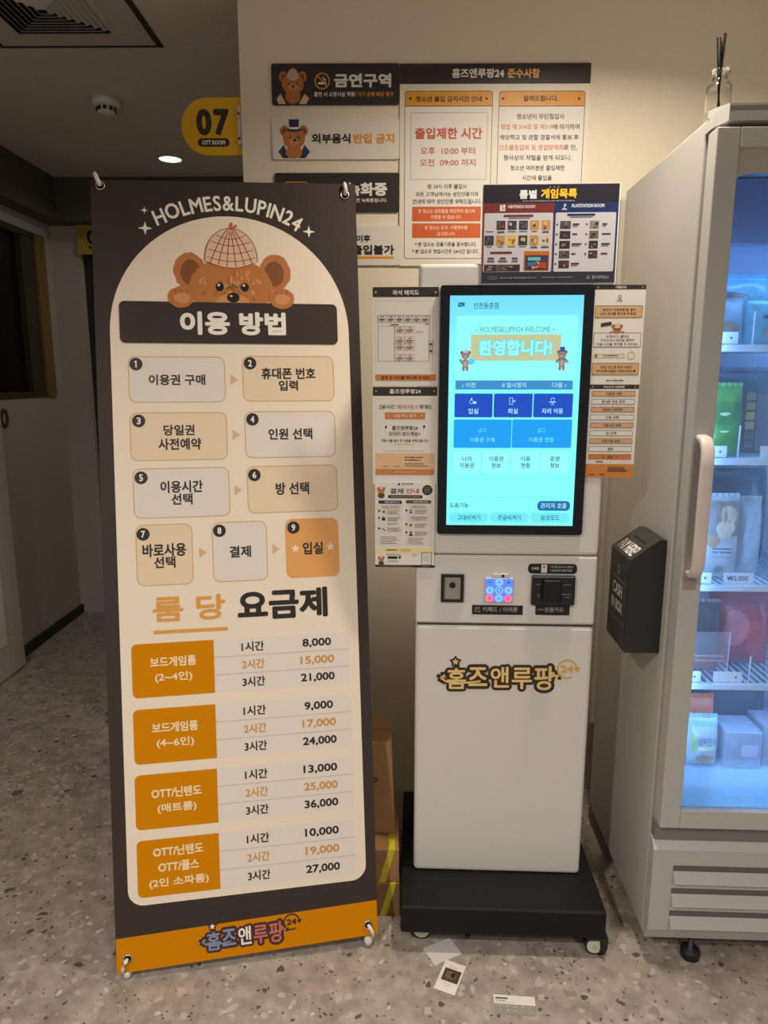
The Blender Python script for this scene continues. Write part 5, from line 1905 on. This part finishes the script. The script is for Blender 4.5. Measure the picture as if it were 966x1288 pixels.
# inner bezel: pale header strip with rounded lower corners
hb = MB()
hz = 1.718
PP = [(gx0, gz1), (gx1, gz1), (gx1, hz - 0.012)]
for k in range(7):
    a = R(0 + 90 * k / 6)
    PP.append((gx1 - 0.002 - 0.03 + 0.03 * math.cos(a), hz - 0.012 + 0.012 * math.sin(a)))
for k in range(7):
    a = R(90 + 90 * k / 6)
    PP.append((gx0 + 0.002 + 0.03 + 0.03 * math.cos(a), hz - 0.012 + 0.012 * math.sin(a)))
PP.append((gx0, hz - 0.012))
hb.prism([(x, -0.045, z) for x, z in PP], (0, 0.004, 0), M((196, 190, 180), 0.35))
hb.build('door_header', FR)
MB().box(gx0 - 0.0005, gx1 + 0.0005, -0.038, -0.034, gz0, gz1, frost_glass()).build('glass_pane', FR)
MB().box(0.006, Wd - 0.006, -0.0098, -0.0004, 0.37, 1.79, M((92, 88, 84), 0.7)).box(0.0, 0.0, 0, 0, 0, 0, M((92, 88, 84), 0.7)) if False else None
gk = MB()
for X0, X1, Z0, Z1 in ((0.008, 0.034, 0.372, 1.79), (Wd - 0.034, Wd - 0.008, 0.372, 1.79), (0.034, Wd - 0.034, 0.372, 0.405), (0.034, Wd - 0.034, 1.762, 1.79)):
    gk.box(X0, X1, -0.0098, -0.0004, Z0, Z1, M((96, 92, 88), 0.7))
gk.build('gasket', FR)
# handle
HN = M((214, 200, 192), 0.35, name='handle_plastic')
hd = MB()
prof = []
hx0, hx1, hz0, hz1 = 0.0095, 0.0345, 0.945, 1.232
arc = []
for k in range(9):
    a = R(90 * k / 8)
    arc.append((0.5 * (1 - math.cos(a)), math.sin(a)))
path = [(-0.052, hz0 + 0.004), (-0.074, hz0 + 0.008), (-0.086, hz0 + 0.026), (-0.088, hz0 + 0.06), (-0.088, (hz0 + hz1) / 2), (-0.088, hz1 - 0.06), (-0.086, hz1 - 0.026), (-0.074, hz1 - 0.008), (-0.052, hz1 - 0.004)]
hi = hd.mi(HN)
rings = []
for k, (yy, zz) in enumerate(path):
    a = path[max(k - 1, 0)]
    b2 = path[min(k + 1, len(path) - 1)]
    t = Vector((b2[0] - a[0], b2[1] - a[1])).normalized()
    n_ = Vector((-t.y, t.x)) * 0.0075
    ring = []
    for j in range(16):
        an = 2 * math.pi * j / 16
        cs, sn_ = math.cos(an), math.sin(an)
        ex_ = math.copysign(abs(cs) ** 0.6, cs) * 0.0125
        ey_ = math.copysign(abs(sn_) ** 0.6, sn_)
        ring.append(hd.bm.verts.new(Vector(((hx0 + hx1) / 2 + ex_, yy + n_.x * ey_, zz + n_.y * ey_))))
    rings.append(ring)
for k in range(len(rings) - 1):
    for j in range(16):
        f = hd.bm.faces.new((rings[k][j], rings[k][(j + 1) % 16], rings[k + 1][(j + 1) % 16], rings[k + 1][j]))
        f.smooth = True
        f.material_index = hi
for rg in (rings[0], rings[-1]):
    hd.bm.faces.new(rg)
hd.build('handle', FR)
rc_ = MB()
rc_.box(0.0085, 0.0355, -0.0535, -0.0515, 0.915, 1.215, M((150, 140, 130), 0.45), 0.0008)
rc_.build('handle_plate', FR)
# lower grille
gb = MB()
gb.prism([(0.0, -0.006, 0.322), (0.0, -0.022, 0.318), (0.0, -0.036, 0.300), (0.0, -0.036, 0.095), (0.0, -0.022, 0.062), (0.0, -0.006, 0.062)], (Wd, 0, 0), FG)
gb.build('lower_panel', FR)
gl_ = MB()
for zc in (0.236, 0.178, 0.120):
    gl_.prism([(0.047, -0.0362, zc + 0.014), (0.047, -0.0362, zc + 0.002), (0.047, -0.0362, zc - 0.004)], (Wd - 0.094, 0, 0), M((110, 106, 102), 0.6)) if False else None
    gl_.prism([(0.047, -0.0361, zc + 0.012), (0.047, -0.050, zc - 0.012), (0.047, -0.0361, zc - 0.018)], (Wd - 0.094, 0, 0), FG)
    gl_.box(0.046, Wd - 0.046, -0.0366, -0.0361, zc + 0.012, zc + 0.026, M((96, 92, 90), 0.7))
gl_.build('louvre_vent', FR)
MB().box(0.002, Wd - 0.002, -0.030, -0.0065, 0.3225, 0.3645, M((120, 116, 112), 0.6), 0.001).build('toe_gap_strip', FR)
for (fx, fy) in ((0.115, -0.005), (Wd - 0.1, -0.005), (0.1, Dp - 0.06), (Wd - 0.1, Dp - 0.06)):
    MB().lathe([(0.022, 0.0), (0.022, 0.016), (0.018, 0.022), (0.007, 0.023), (0.007, 0.0615)], M((24, 24, 26), 0.5), (fx, fy, 0)).build('levelling_foot', FR)
# shelves
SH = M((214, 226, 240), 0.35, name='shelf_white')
shelfz = (1.408, 1.172, 0.892, 0.660)
for z in shelfz:
    s_ = MB()
    s_.box(0.036, Wd - 0.036, 0.045, 0.058, z - 0.010, z + 0.004, SH, 0.002)
    s_.box(0.036, Wd - 0.036, 0.40, 0.408, z - 0.006, z, SH)
    s_.box(0.036, 0.046, 0.058, 0.40, z - 0.006, z, SH)
    s_.box(Wd - 0.046, Wd - 0.036, 0.058, 0.40, z - 0.006, z, SH)
    nn = 34
    for k in range(nn):
        xx = 0.05 + (Wd - 0.10) * k / (nn - 1)
        s_.box(xx - 0.0025, xx + 0.0025, 0.058, 0.40, z - 0.004, z, SH)
    s_.build('shelf', FR)
# interior lamps: slim strips inside the door jambs and the header
LAMP = M((190, 224, 255), 0.4, emit=2.0, name='led_strip')
for xx in (0.0365, Wd - 0.0365):
    MB().box(xx - 0.0022, xx + 0.0022, 0.016, 0.028, 0.45, 1.60, LAMP).build('lamp_strip', FR)
ICE = (0.26, 0.55, 1.0)


def fl(x, y, z):
    return tuple(GM @ Vector((x, y, z)))


area('fridge_lamp_top', fl(Wd / 2, 0.15, 1.735), Wd * 0.8, 2.2, ICE, fl(Wd / 2, 0.2, 0.4), 'RECTANGLE', 0.03)
area('fridge_lamp_left', fl(0.052, 0.022, 1.02), 0.012, 1.6, ICE, fl(0.35, 0.25, 1.02), 'RECTANGLE', 1.1)
area('fridge_lamp_right', fl(Wd - 0.052, 0.022, 1.02), 0.012, 1.6, ICE, fl(0.30, 0.25, 1.02), 'RECTANGLE', 1.1)
area('fridge_fill_low', fl(Wd / 2, 0.055, 0.645), Wd * 0.8, 1.05, ICE, fl(Wd / 2, 0.10, 0.43), 'RECTANGLE', 0.02)  # no strip here: fill added to brighten the bottom deck


# ------------------------------------------------------------------ frozen food
def pouch(name, x, y, z, w_, h_, d_, mats, label, lean=0.10, group=None, prints=None, seed=1, crimp=True, cat='bag'):
    """pillow pouch standing on a shelf; mats: (body, seam)"""
    o = thing(name, GM @ Matrix.Translation((x, y, z)) @ Matrix.Rotation(-lean, 4, 'X'), label, cat, group)
    q = random.Random(seed)
    n, m = 16, 20
    ph = [q.uniform(0, 6.28) for _ in range(6)]

    def bulge(u, v):      # u,v in -1..1
        e = max(0.0, (1 - abs(u) ** 2.6)) ** 0.55 * max(0.0, (1 - abs(v) ** 3.2)) ** 0.6
        wr = 0.06 * math.sin(5 * u + 3 * v + ph[0]) + 0.05 * math.sin(9 * v - 4 * u + ph[1]) + 0.04 * math.sin(13 * u * v + ph[2])
        return e * (1 + wr)
    b = MB()
    i = b.mi(mats[0])
    for sgn in (-1, 1):
        grid = [[b.bm.verts.new(Vector((w_ / 2 * (-1 + 2 * r / n) * (1 - 0.05 * (abs(-1 + 2 * c_ / m) ** 3)), sgn * d_ / 2 * bulge(-1 + 2 * r / n, -1 + 2 * c_ / m), h_ / 2 + h_ / 2 * (-1 + 2 * c_ / m)))) for r in range(n + 1)] for c_ in range(m + 1)]
        for c_ in range(m):
            for r in range(n):
                f = b.bm.faces.new((grid[c_][r], grid[c_][r + 1], grid[c_ + 1][r + 1], grid[c_ + 1][r]))
                f.smooth = True
                f.material_index = i
    bmesh.ops.remove_doubles(b.bm, verts=b.bm.verts[:], dist=1e-5)
    for (kind, m_, args) in (prints or ()):
        mi_ = b.mi(m_)
        if kind == 'blob':
            u0, v0, ru, rv = args
            N_ = 22
            prev = [b.bm.verts.new(Vector((u0 * w_ / 2, -d_ / 2 * bulge(u0, v0) - 0.0014, h_ / 2 + v0 * h_ / 2)))]
            for lv in range(1, 7):
                rg = []
                for k in range(N_):
                    a = 2 * math.pi * k / N_
                    f_ = (1 + 0.06 * math.sin(3 * a + ph[3])) * lv / 6
                    U, V_ = u0 + ru * f_ * math.cos(a), v0 + rv * f_ * math.sin(a)
                    rg.append(b.bm.verts.new(Vector((U * w_ / 2, -d_ / 2 * bulge(U, V_) - 0.0014, h_ / 2 + V_ * h_ / 2))))
                for k in range(N_):
                    if lv == 1:
                        f = b.bm.faces.new((prev[0], rg[k], rg[(k + 1) % N_]))
                    else:
                        f = b.bm.faces.new((prev[k], rg[k], rg[(k + 1) % N_], prev[(k + 1) % N_]))
                    f.material_index = mi_
                prev = rg
        elif kind == 'band':
            u0, v0, u1, v1 = args
            G_ = [[b.bm.verts.new(Vector(((u0 + (u1 - u0) * r / 8) * w_ / 2, -d_ / 2 * bulge(u0 + (u1 - u0) * r / 8, v0 + (v1 - v0) * c_ / 6) - 0.0012, h_ / 2 + (v0 + (v1 - v0) * c_ / 6) * h_ / 2))) for r in range(9)] for c_ in range(7)]
            for c_ in range(6):
                for r in range(8):
                    b.bm.faces.new((G_[c_][r], G_[c_][r + 1], G_[c_ + 1][r + 1], G_[c_ + 1][r])).material_index = mi_
        elif kind == 'text':
            t, u0, v0, u1, v1 = args
            V_, F_ = glyphs(t, 0.0, 2)
            a0, a1 = min(k[0] for k in V_), max(k[0] for k in V_)
            b0, b1 = min(k[1] for k in V_), max(k[1] for k in V_)
            vs = []
            for k in V_:
                U = u0 + (u1 - u0) * (k[0] - a0) / (a1 - a0)
                W = v0 + (v1 - v0) * (k[1] - b0) / (b1 - b0)
                vs.append(b.bm.verts.new(Vector((U * w_ / 2, -d_ / 2 * bulge(U, W) - 0.0032, h_ / 2 + W * h_ / 2))))
            for k in F_:
                try:
                    b.bm.faces.new([vs[j] for j in k]).material_index = mi_
                except ValueError:
                    pass
    b.build('pouch', o, normals=False)
    if crimp:
        s_ = MB()
        for k in range(12):
            xa = -w_ / 2 * 0.95 + w_ * 0.95 * k / 12
            xb = xa + w_ * 0.95 / 12
            yo = 0.0015 * (1 if k % 2 else -1)
            s_.prism([(xa, yo, h_ - 0.004), (xb, -yo, h_ - 0.004), (xb, -yo, h_ + 0.008), (xa, yo, h_ + 0.008)], (0, 0.0006, 0), mats[1])
        s_.build('seal_edge', o)
    return o


def F_(c, rough=0.35, var=0.15, sc_=45):
    return M(c, rough, var=var, bump=0.3, scale=sc_)


TEALB = film_mat('teal_film', (70, 160, 180), 0.8)
CLEARB = film_mat('clear_film', (210, 220, 228), 0.28)
# top shelf
z = shelfz[0] + 0.0045
pouch('frozen_bag', 0.128, 0.15, z, 0.085, 0.095, 0.05, (CLEARB, CLEARB), 'clear frosty food bag at the left end of the top freezer shelf', 0.06, seed=2, prints=(('blob', F_((150, 132, 118)), (0.1, -0.35, 0.55, 0.45)),))
pouch('frozen_bag', 0.235, 0.155, z, 0.125, 0.10, 0.055, (F_((96, 170, 186), 0.3), F_((120, 190, 204))), 'teal plastic food bag on the right of the top freezer shelf', 0.06, seed=3,
      prints=(('blob', F_((160, 140, 112)), (0.0, -0.45, 0.45, 0.4)), ('blob', F_((120, 60, 58)), (-0.35, 0.2, 0.14, 0.1))))
pouch('frozen_bag', 0.20, 0.30, z, 0.21, 0.165, 0.06, (F_((84, 150, 176), 0.3), F_((84, 150, 176))), 'blue food bag standing at the back of the top freezer shelf', 0.05, seed=4, prints=(('blob', F_((96, 84, 78)), (-0.1, 0.45, 0.45, 0.12)),))
# second shelf
z = shelfz[1] + 0.0045
pouch('frozen_bag', 0.128, 0.105, z, 0.080, 0.150, 0.045, (F_((84, 158, 64), 0.25), F_((110, 184, 90))), 'shiny green snack bag on the second freezer shelf', 0.05, seed=5,
      prints=(('band', F_((60, 128, 60)), (-0.8, -0.1, 0.75, 0.55)), ('blob', M((214, 232, 190), 0.3), (-0.1, 0.2, 0.3, 0.05)), ('blob', M((214, 232, 190), 0.3), (-0.1, -0.3, 0.25, 0.03))))
bxo = thing('snack_box', GM @ Matrix.Translation((0.203, 0.16, z)) @ Matrix.Rotation(R(-3), 4, 'X'), 'dark snack box with a column of yellow squares on the second freezer shelf', 'box')
MB().box(-0.058, 0.058, -0.02, 0.02, 0.0, 0.138, F_((84, 72, 74), 0.4), 0.002).build('carton', bxo)
pq = Print(frame(bxo.matrix_basis @ Vector((0, -0.0204, 0)), Kx, bxo.matrix_basis.to_3x3() @ Vector((0, 0, 1))))
for k in range(6):
    pq.lrect(-0.010, 0.118 - k * 0.0215, 0.010, 0.135 - k * 0.0215, M(((150, 142, 110), (168, 158, 108), (206, 190, 110), (198, 184, 112), (120, 112, 92), (110, 104, 92))[k], 0.45), 0.001, 2)
pq.lrect(0.014, 0.006, 0.052, 0.132, M((110, 106, 120), 0.45), 0, 2)
pq.lrect(-0.052, 0.03, -0.016, 0.10, M((98, 80, 82), 0.45), 0.004, 2)
pq.build('box_print', bxo)
pouch('frozen_bag', 0.21, 0.30, z, 0.27, 0.185, 0.06, (F_((64, 66, 84), 0.4), F_((96, 110, 140))), 'grey blue food bag at the back of the second freezer shelf', 0.04, seed=6)
# third shelf
z = shelfz[2] + 0.0045
WHT = F_((190, 196, 202), 0.3, 0.10)
dmp = F_((214, 190, 160), 0.4, 0.1)
pouch('dumpling_bag', 0.148, 0.115, z, 0.084, 0.185, 0.045, (WHT, WHT), 'white bag with tan dumplings printed on it on the third freezer shelf', 0.05, seed=7,
      prints=(('band', F_((150, 138, 132), 0.4), (-0.85, 0.05, 0.85, 0.9)), ('blob', dmp, (0.25, 0.55, 0.45, 0.25)), ('blob', F_((222, 204, 178), 0.4, 0.08), (0.1, 0.22, 0.5, 0.22)),
              ('blob', F_((186, 140, 104), 0.4), (-0.5, -0.08, 0.33, 0.14)), ('band', M((96, 100, 116), 0.4), (-0.5, -0.36, -0.2, -0.33)), ('band', M((96, 100, 116), 0.4), (-0.5, -0.27, 0.5, -0.245)), ('band', M((96, 100, 116), 0.4), (-0.1, -0.36, 0.5, -0.33)),
              ('band', M((160, 164, 172), 0.4), (-0.5, -0.48, 0.6, -0.46)), ('blob', M((150, 146, 150), 0.4), (-0.1, -0.78, 0.24, 0.10))))
pouch('frozen_bag', 0.218, 0.14, z, 0.066, 0.175, 0.05, (F_((176, 192, 208), 0.25, 0.08), WHT), 'plain pale frosted bag right of the dumpling bag', 0.05, seed=8)
pouch('frozen_bag', 0.20, 0.28, z, 0.26, 0.23, 0.07, (F_((74, 76, 88), 0.3), F_((120, 124, 134))), 'dark crumpled bag behind the dumpling bag on the third freezer shelf', 0.06, seed=9)
# fourth shelf
z = shelfz[3] + 0.0045
REDB = F_((176, 60, 66), 0.3, 0.12)
pouch('frozen_bag', 0.235, 0.17, z, 0.15, 0.175, 0.06, (REDB, REDB), 'large pinkish red food bag on the fourth freezer shelf', 0.06, seed=10, prints=(('blob', F_((206, 110, 116), 0.3), (-0.2, 0.1, 0.4, 0.5)), ('blob', F_((190, 78, 78), 0.3), (0.4, -0.2, 0.3, 0.5))))
pouch('frozen_bag', 0.135, 0.125, z, 0.078, 0.165, 0.04, (F_((70, 64, 66), 0.35), F_((150, 110, 110))), 'black meal bag with a red foot at the left of the fourth freezer shelf', 0.05, seed=11,
      prints=(('band', F_((176, 70, 52), 0.35), (-0.75, -0.9, 0.75, -0.45)),))
cf = thing('tray_box', GM @ Matrix.Translation((0.132, 0.082, z)), 'clear plastic tray standing in front of the black meal bag', 'tray')
tb_ = MB()
TR = film_mat('tray_plastic', (206, 190, 200), 0.16)
TE = film_mat('tray_edge', (226, 214, 222), 0.6)
tb_.box(-0.045, 0.045, -0.0008, 0.0008, 0.0, 0.11, TR)
tb_.build('front_sheet', cf)
te_ = MB()
for X0, X1, Z0, Z1 in ((-0.046, -0.0445, 0.04, 0.12), (-0.046, 0.036, 0.04, 0.0415), (-0.046, 0.036, 0.0515, 0.053), (0.045, 0.0465, 0.0, 0.11)):
    te_.box(X0, X1, -0.0014, 0.0014, Z0, Z1, TE)
te_.build('folded_edge', cf)
# bottom deck
z = 0.4305
pouch('potato_bag', 0.147, 0.105, z + 0.002, 0.072, 0.118, 0.045, (F_((172, 184, 190), 0.25, 0.10), F_((130, 170, 220))), 'small white and green potato snack bag at the bottom of the freezer', 0.08, seed=12,
      prints=(('band', F_((120, 160, 214), 0.3), (-0.9, 0.72, 0.9, 0.92)), ('band', F_((150, 176, 110), 0.3), (-0.85, -0.35, -0.5, 0.35)),
              ('text', M((26, 30, 52), 0.4), ('감자만두', -0.48, -0.06, 0.78, 0.26)), ('band', F_((190, 206, 160), 0.3), (-0.4, -0.28, 0.6, -0.12)),
              ('blob', F_((170, 120, 78), 0.4, 0.3, 160), (0.05, -0.66, 0.6, 0.2))))
for k, (xx, yy, hh, lb) in enumerate(((0.238, 0.135, 0.092, 'pale frosted food box beside the potato bag at the freezer bottom'), (0.332, 0.15, 0.10, 'pale food box right of the frosted box at the freezer bottom'))):
    o = thing('food_box', GM @ Matrix.Translation((xx, yy, z + 0.001)), lb, 'box')
    MB().box(-0.043, 0.043, -0.045, 0.045, 0, hh, F_((140, 142, 160), 0.4, 0.10), 0.003).build('carton', o)
    pq = Print(frame(o.matrix_basis @ Vector((0, -0.0454, 0)), Kx, (0, 0, 1)))
    pq.ring(-0.022, 0.022, 0.008, 0.0105, M((160, 160, 180), 0.5), 1)
    pq.lrect(-0.034, 0.055, -0.016, 0.075, M((150, 152, 176), 0.5), 0.003, 1)
    pq.lrect(-0.005, 0.03, 0.034, 0.06, M((182, 172, 200), 0.5), 0.003, 1)
    pq.build('box_print', o)
pouch('frozen_bag', 0.22, 0.27, z, 0.30, 0.205, 0.09, (F_((58, 54, 64), 0.35), F_((70, 66, 78))), 'dark bag lying at the back of the freezer bottom', 0.06, seed=13)
pouch('frozen_bag', 0.155, 0.165, z, 0.080, 0.145, 0.04, (F_((190, 92, 56), 0.35), F_((190, 92, 56))), 'orange topped bag behind the small potato bag', 0.04, seed=14)
# shelf-edge price cards and clear dividers
TAGM = M((226, 232, 240), 0.4)
TAGI = M((60, 70, 100), 0.4)
words = ('top', 'second', 'third', 'fourth')
cards = ((0, 0.080, 0.122, ''), (0, 0.190, 0.245, ''), (1, 0.078, 0.120, ''), (1, 0.190, 0.245, ''), (2, 0.070, 0.112, ''), (2, 0.138, 0.203, '2,000'), (3, 0.068, 0.108, ''), (3, 0.136, 0.200, ''))
for k, (sh, xa, xb, t) in enumerate(cards):
    zz = shelfz[sh] + 0.006
    p = Print(GM @ Matrix.Translation((xa, 0.0535, zz)) @ Matrix.Rotation(R(84), 4, 'X'))
    p.slab([(0, 0), (xb - xa, 0), (xb - xa, 0.024), (0, 0.024)], 0.0008, TAGM)
    if t:
        p.ltext('₩' + t, 0.008, 0.005, xb - xa - 0.012, 0.018, TAGI, 0.004, 2)
    else:
        p.lrect((xb - xa) - 0.016, 0.009, (xb - xa) - 0.012, 0.014, TAGI, 0.0008, 2)
    side = 'left' if k % 2 == 0 else 'right'
    lab = 'white price card on the %s edge of the %s freezer shelf' % (side, words[sh])
    if t:
        lab = 'white price card reading %s on the %s freezer shelf' % (t, words[sh])
    tag(p.build('price_card'), lab, 'price card', 'price cards on the freezer shelves')
DIV = clear_mat('acrylic', (0.9, 0.95, 1.0), 0.10)
DIVE = M((224, 236, 250), 0.12, spec=0.9, name='acrylic_edge_glint')  # pale colour paints the bright glint along a divider's front edge
for k, (sh, xx, hh) in enumerate(((0, 0.158, 0.072), (1, 0.150, 0.072), (2, 0.258, 0.07), (3, 0.222, 0.062))):
    o = thing('shelf_divider', GM @ Matrix.Translation((xx, 0.07, shelfz[sh] + 0.0005)), 'clear acrylic divider standing on the %s freezer shelf' % words[sh], 'divider', 'clear dividers in the freezer')
    MB().box(-0.001, 0.001, 0.0, 0.25, 0.0, hh, DIV).build('divider_sheet', o)
    MB().box(-0.0016, 0.0016, -0.0018, -0.0002, 0.0, hh, DIVE, 0.0004).build('edge_glint', o)

# ------------------------------------------------------------------ cash box on the fridge's side
CB = thing('cash_box', GM @ Matrix.Translation((0, 0.095, 0.744)), 'black metal cash box with slanted lid fixed to the fridge side', 'cash box')
CBM = M((34, 35, 37), 0.42, name='cash_box_black')
gy0, gy1 = -0.070, 0.074
MB().prism([(-0.0015, gy0, 0.0), (-0.077, gy0, 0.0), (-0.077, gy0, 0.211), (-0.016, gy0, 0.258), (-0.0015, gy0, 0.256)], (0, gy1 - gy0, 0), CBM).build('box_body', CB)
dd = MB().box(-0.0782, -0.0768, gy0 + 0.006, gy1 - 0.006, 0.016, 0.188, M((38, 39, 41), 0.45), 0.0005)
dd.build('front_door', CB)
# lettering on the front (faces left) and on the slanted lid
CG = CB.matrix_basis
pf = Print(frame(CG @ Vector((-0.0784, gy1, 0)), CG.to_3x3() @ Vector((0, -1, 0)), (0, 0, 1)))
LG2 = M((196, 192, 188), 0.5)
Wc = gy1 - gy0
pf.ltext('CASH', 0.036, 0.112, 0.106, 0.140, LG2, 0.012, 2, 3)
pf.ltext('IN BOX', 0.030, 0.076, 0.114, 0.102, LG2, 0.012, 2, 3)
GL2 = M((130, 128, 126), 0.5)
pf.line([(0.016, 0.085), (0.016, 0.056), (0.128, 0.056), (0.128, 0.066)], 0.0012, GL2, 2)
pf.line([(0.128, 0.142), (0.128, 0.152), (0.118, 0.152)], 0.002, GL2, 2)
pf.lscrib(0.028, 0.149, 0.113, 0.154, 1, GL2, 2)
pf.ell(0.072, 0.172, 0.011, 0.011, GL2, 2, 24, 0.12, seed=4)
pf.ell(0.072, 0.172, 0.006, 0.006, M((60, 60, 60), 0.5), 3, 16, 0.2, seed=5)
pf.build('front_lettering', CB)
sl = Vector((0.061, 0, 0.047)).normalized()
pl_ = Print(frame(CG @ (Vector((-0.077, gy1, 0.211)) + Vector((-sl.z, 0, sl.x)) * 0.0004), CG.to_3x3() @ Vector((0, -1, 0)), CG.to_3x3() @ sl))
pl_.ltext('PAY HERE!', 0.020, 0.007, 0.126, 0.037, M((228, 224, 218), 0.5), 0.010, 2, 3)
pl_.lrect(0.036, 0.049, 0.116, 0.054, M((6, 6, 6), 0.7), 0.001, 2)
pl_.build('lid_lettering', CB)

# ------------------------------------------------------------------ reed diffuser on the fridge
RD = thing('reed_diffuser', GM @ Matrix.Translation((0.0665, 0.12, 1.8225)), 'clear glass reed diffuser with black sticks on top of the fridge', 'diffuser')
gls = bpy.data.materials.new('bottle_glass')
gls.use_nodes = True
bb = gls.node_tree.nodes['Principled BSDF']
bb.inputs['Transmission Weight'].default_value = 1.0
bb.inputs['Roughness'].default_value = 0.02
bb.inputs['IOR'].default_value = 1.45
bb.inputs['Base Color'].default_value = (0.97, 0.97, 0.95, 1)
MB().lathe([(0.018, 0.0), (0.0235, 0.002), (0.0245, 0.006), (0.0245, 0.098), (0.0225, 0.106), (0.0145, 0.112), (0.0135, 0.122), (0.0175, 0.126), (0.0185, 0.130), (0.0175, 0.134), (0.0115, 0.134),
            (0.0108, 0.122), (0.0115, 0.112), (0.020, 0.103), (0.0222, 0.096), (0.0222, 0.008), (0.016, 0.005)], gls, seg=40).build('bottle', RD)
MB().lathe([(0.015, 0.0055), (0.0219, 0.0085), (0.0219, 0.052), (0.003, 0.052)], clear_mat('scent_oil', (0.93, 0.90, 0.78), 0.05), seg=32).build('scented_oil', RD)
for k, (tx_, ty_, hh) in enumerate(((-0.022, 0.006, 0.196), (-0.020, -0.008, 0.190), (0.002, 0.004, 0.203), (0.000, -0.006, 0.198), (-0.010, 0.0, 0.185))):
    MB().tube([(-tx_ * 0.25 + 0.002, -ty_, 0.008), (tx_ * 0.1, ty_ * 0.3, 0.11), (tx_ * 0.55 + 0.003, ty_, hh)], 0.0017, M((12, 9, 8), 0.9, spec=0.1), 8).build('reed', RD)

# ------------------------------------------------------------------ papers on the floor


def floor_px(u, v):
    d = cF + cR * ((u - CX) / FPX) - cU * ((v - CY) / FPX)
    return cO + d * (-EYE / d.z)


def flat_card(pc, z, m, name):
    """pc: four pixel corners in order along the card: a, b, c, d"""
    c3 = [floor_px(*q) for q in pc]
    ctr = sum(c3, Vector()) / 4
    ax = ((c3[1] - c3[0]) + (c3[2] - c3[3])).normalized()
    ay = Vector((-ax.y, ax.x, 0))
    wd = ((c3[1] - c3[0]).length + (c3[2] - c3[3]).length) / 2
    hg = ((c3[3] - c3[0]).length + (c3[2] - c3[1]).length) / 2
    p = Print(frame(ctr + Vector((0, 0, z)), ax, ay))
    p.slab([(-wd / 2, -hg / 2), (wd / 2, -hg / 2), (wd / 2, hg / 2), (-wd / 2, hg / 2)], 0.0009, m)
    return p, wd, hg


p, wd, hg = flat_card(((547, 1214), (581, 1200.5), (565.5, 1179), (532, 1194)), 0.0011, M((214, 206, 200), 0.5), 'c')
tag(p.build('paper_card'), 'blank white card lying on the floor nearest the kiosk', 'card')
p, wd, hg = flat_card(((545, 1243.5), (571, 1253), (587, 1217), (561, 1208)), 0.0022, M((232, 224, 214), 0.35), 'c')
p.lrect(-wd * .36, -hg * .16, wd * .42, hg * .26, M((84, 66, 48), 0.35), 0, 1)
p.ell(0.0, hg * .05, wd * .26, hg * .13, M((124, 98, 66), 0.35), 2, 18, .15)
p.ell(wd * .1, hg * .07, wd * .11, hg * .08, M((44, 34, 26), 0.35), 3, 14, .2)
for yy, a_ in ((.36, .25), (.31, .32), (-.24, .3), (-.30, .2)):
    p.lrect(-wd * a_ * .8, hg * yy - .0006, wd * a_ * .6, hg * yy + .0006, GREYLINE, 0, 1)
tag(p.build('photo_card'), 'small instant photo card with brown picture on the floor', 'photo')
p, wd, hg = flat_card(((621.5, 1275), (673.5, 1278.5), (674, 1255), (621.5, 1251)), 0.0011, M((150, 144, 136), 0.5), 'c')
p.lrect(-wd / 2, hg * .02, wd / 2, hg * .5, M((228, 220, 208), 0.5), 0, 1)
p.lrect(-wd * .46, hg * .28, -wd * .16, hg * .36, MARK, 0, 2)
p.lrect(-wd * .46, hg * .18, -wd * .22, hg * .21, MARK, 0, 2)
p.lrect(-wd * .46, hg * .09, -wd * .05, hg * .115, GREYLINE, 0, 2)
for j in range(2):
    for k in range(5):
        X, Y = -wd * .36 + wd * .18 * k, -hg * (.1 + .2 * j)
        p.ring(X, Y, .0016, .0024, M((206, 200, 190), 0.5), 2, n=14)
        p.lrect(X - .003, Y - hg * .085, X + .003, Y - hg * .065, M((120, 112, 104), 0.5), 0, 2)
tag(p.build('stamp_card'), 'white and grey loyalty stamp card on the floor at the front', 'card')

bpy.data.objects.remove(_to)
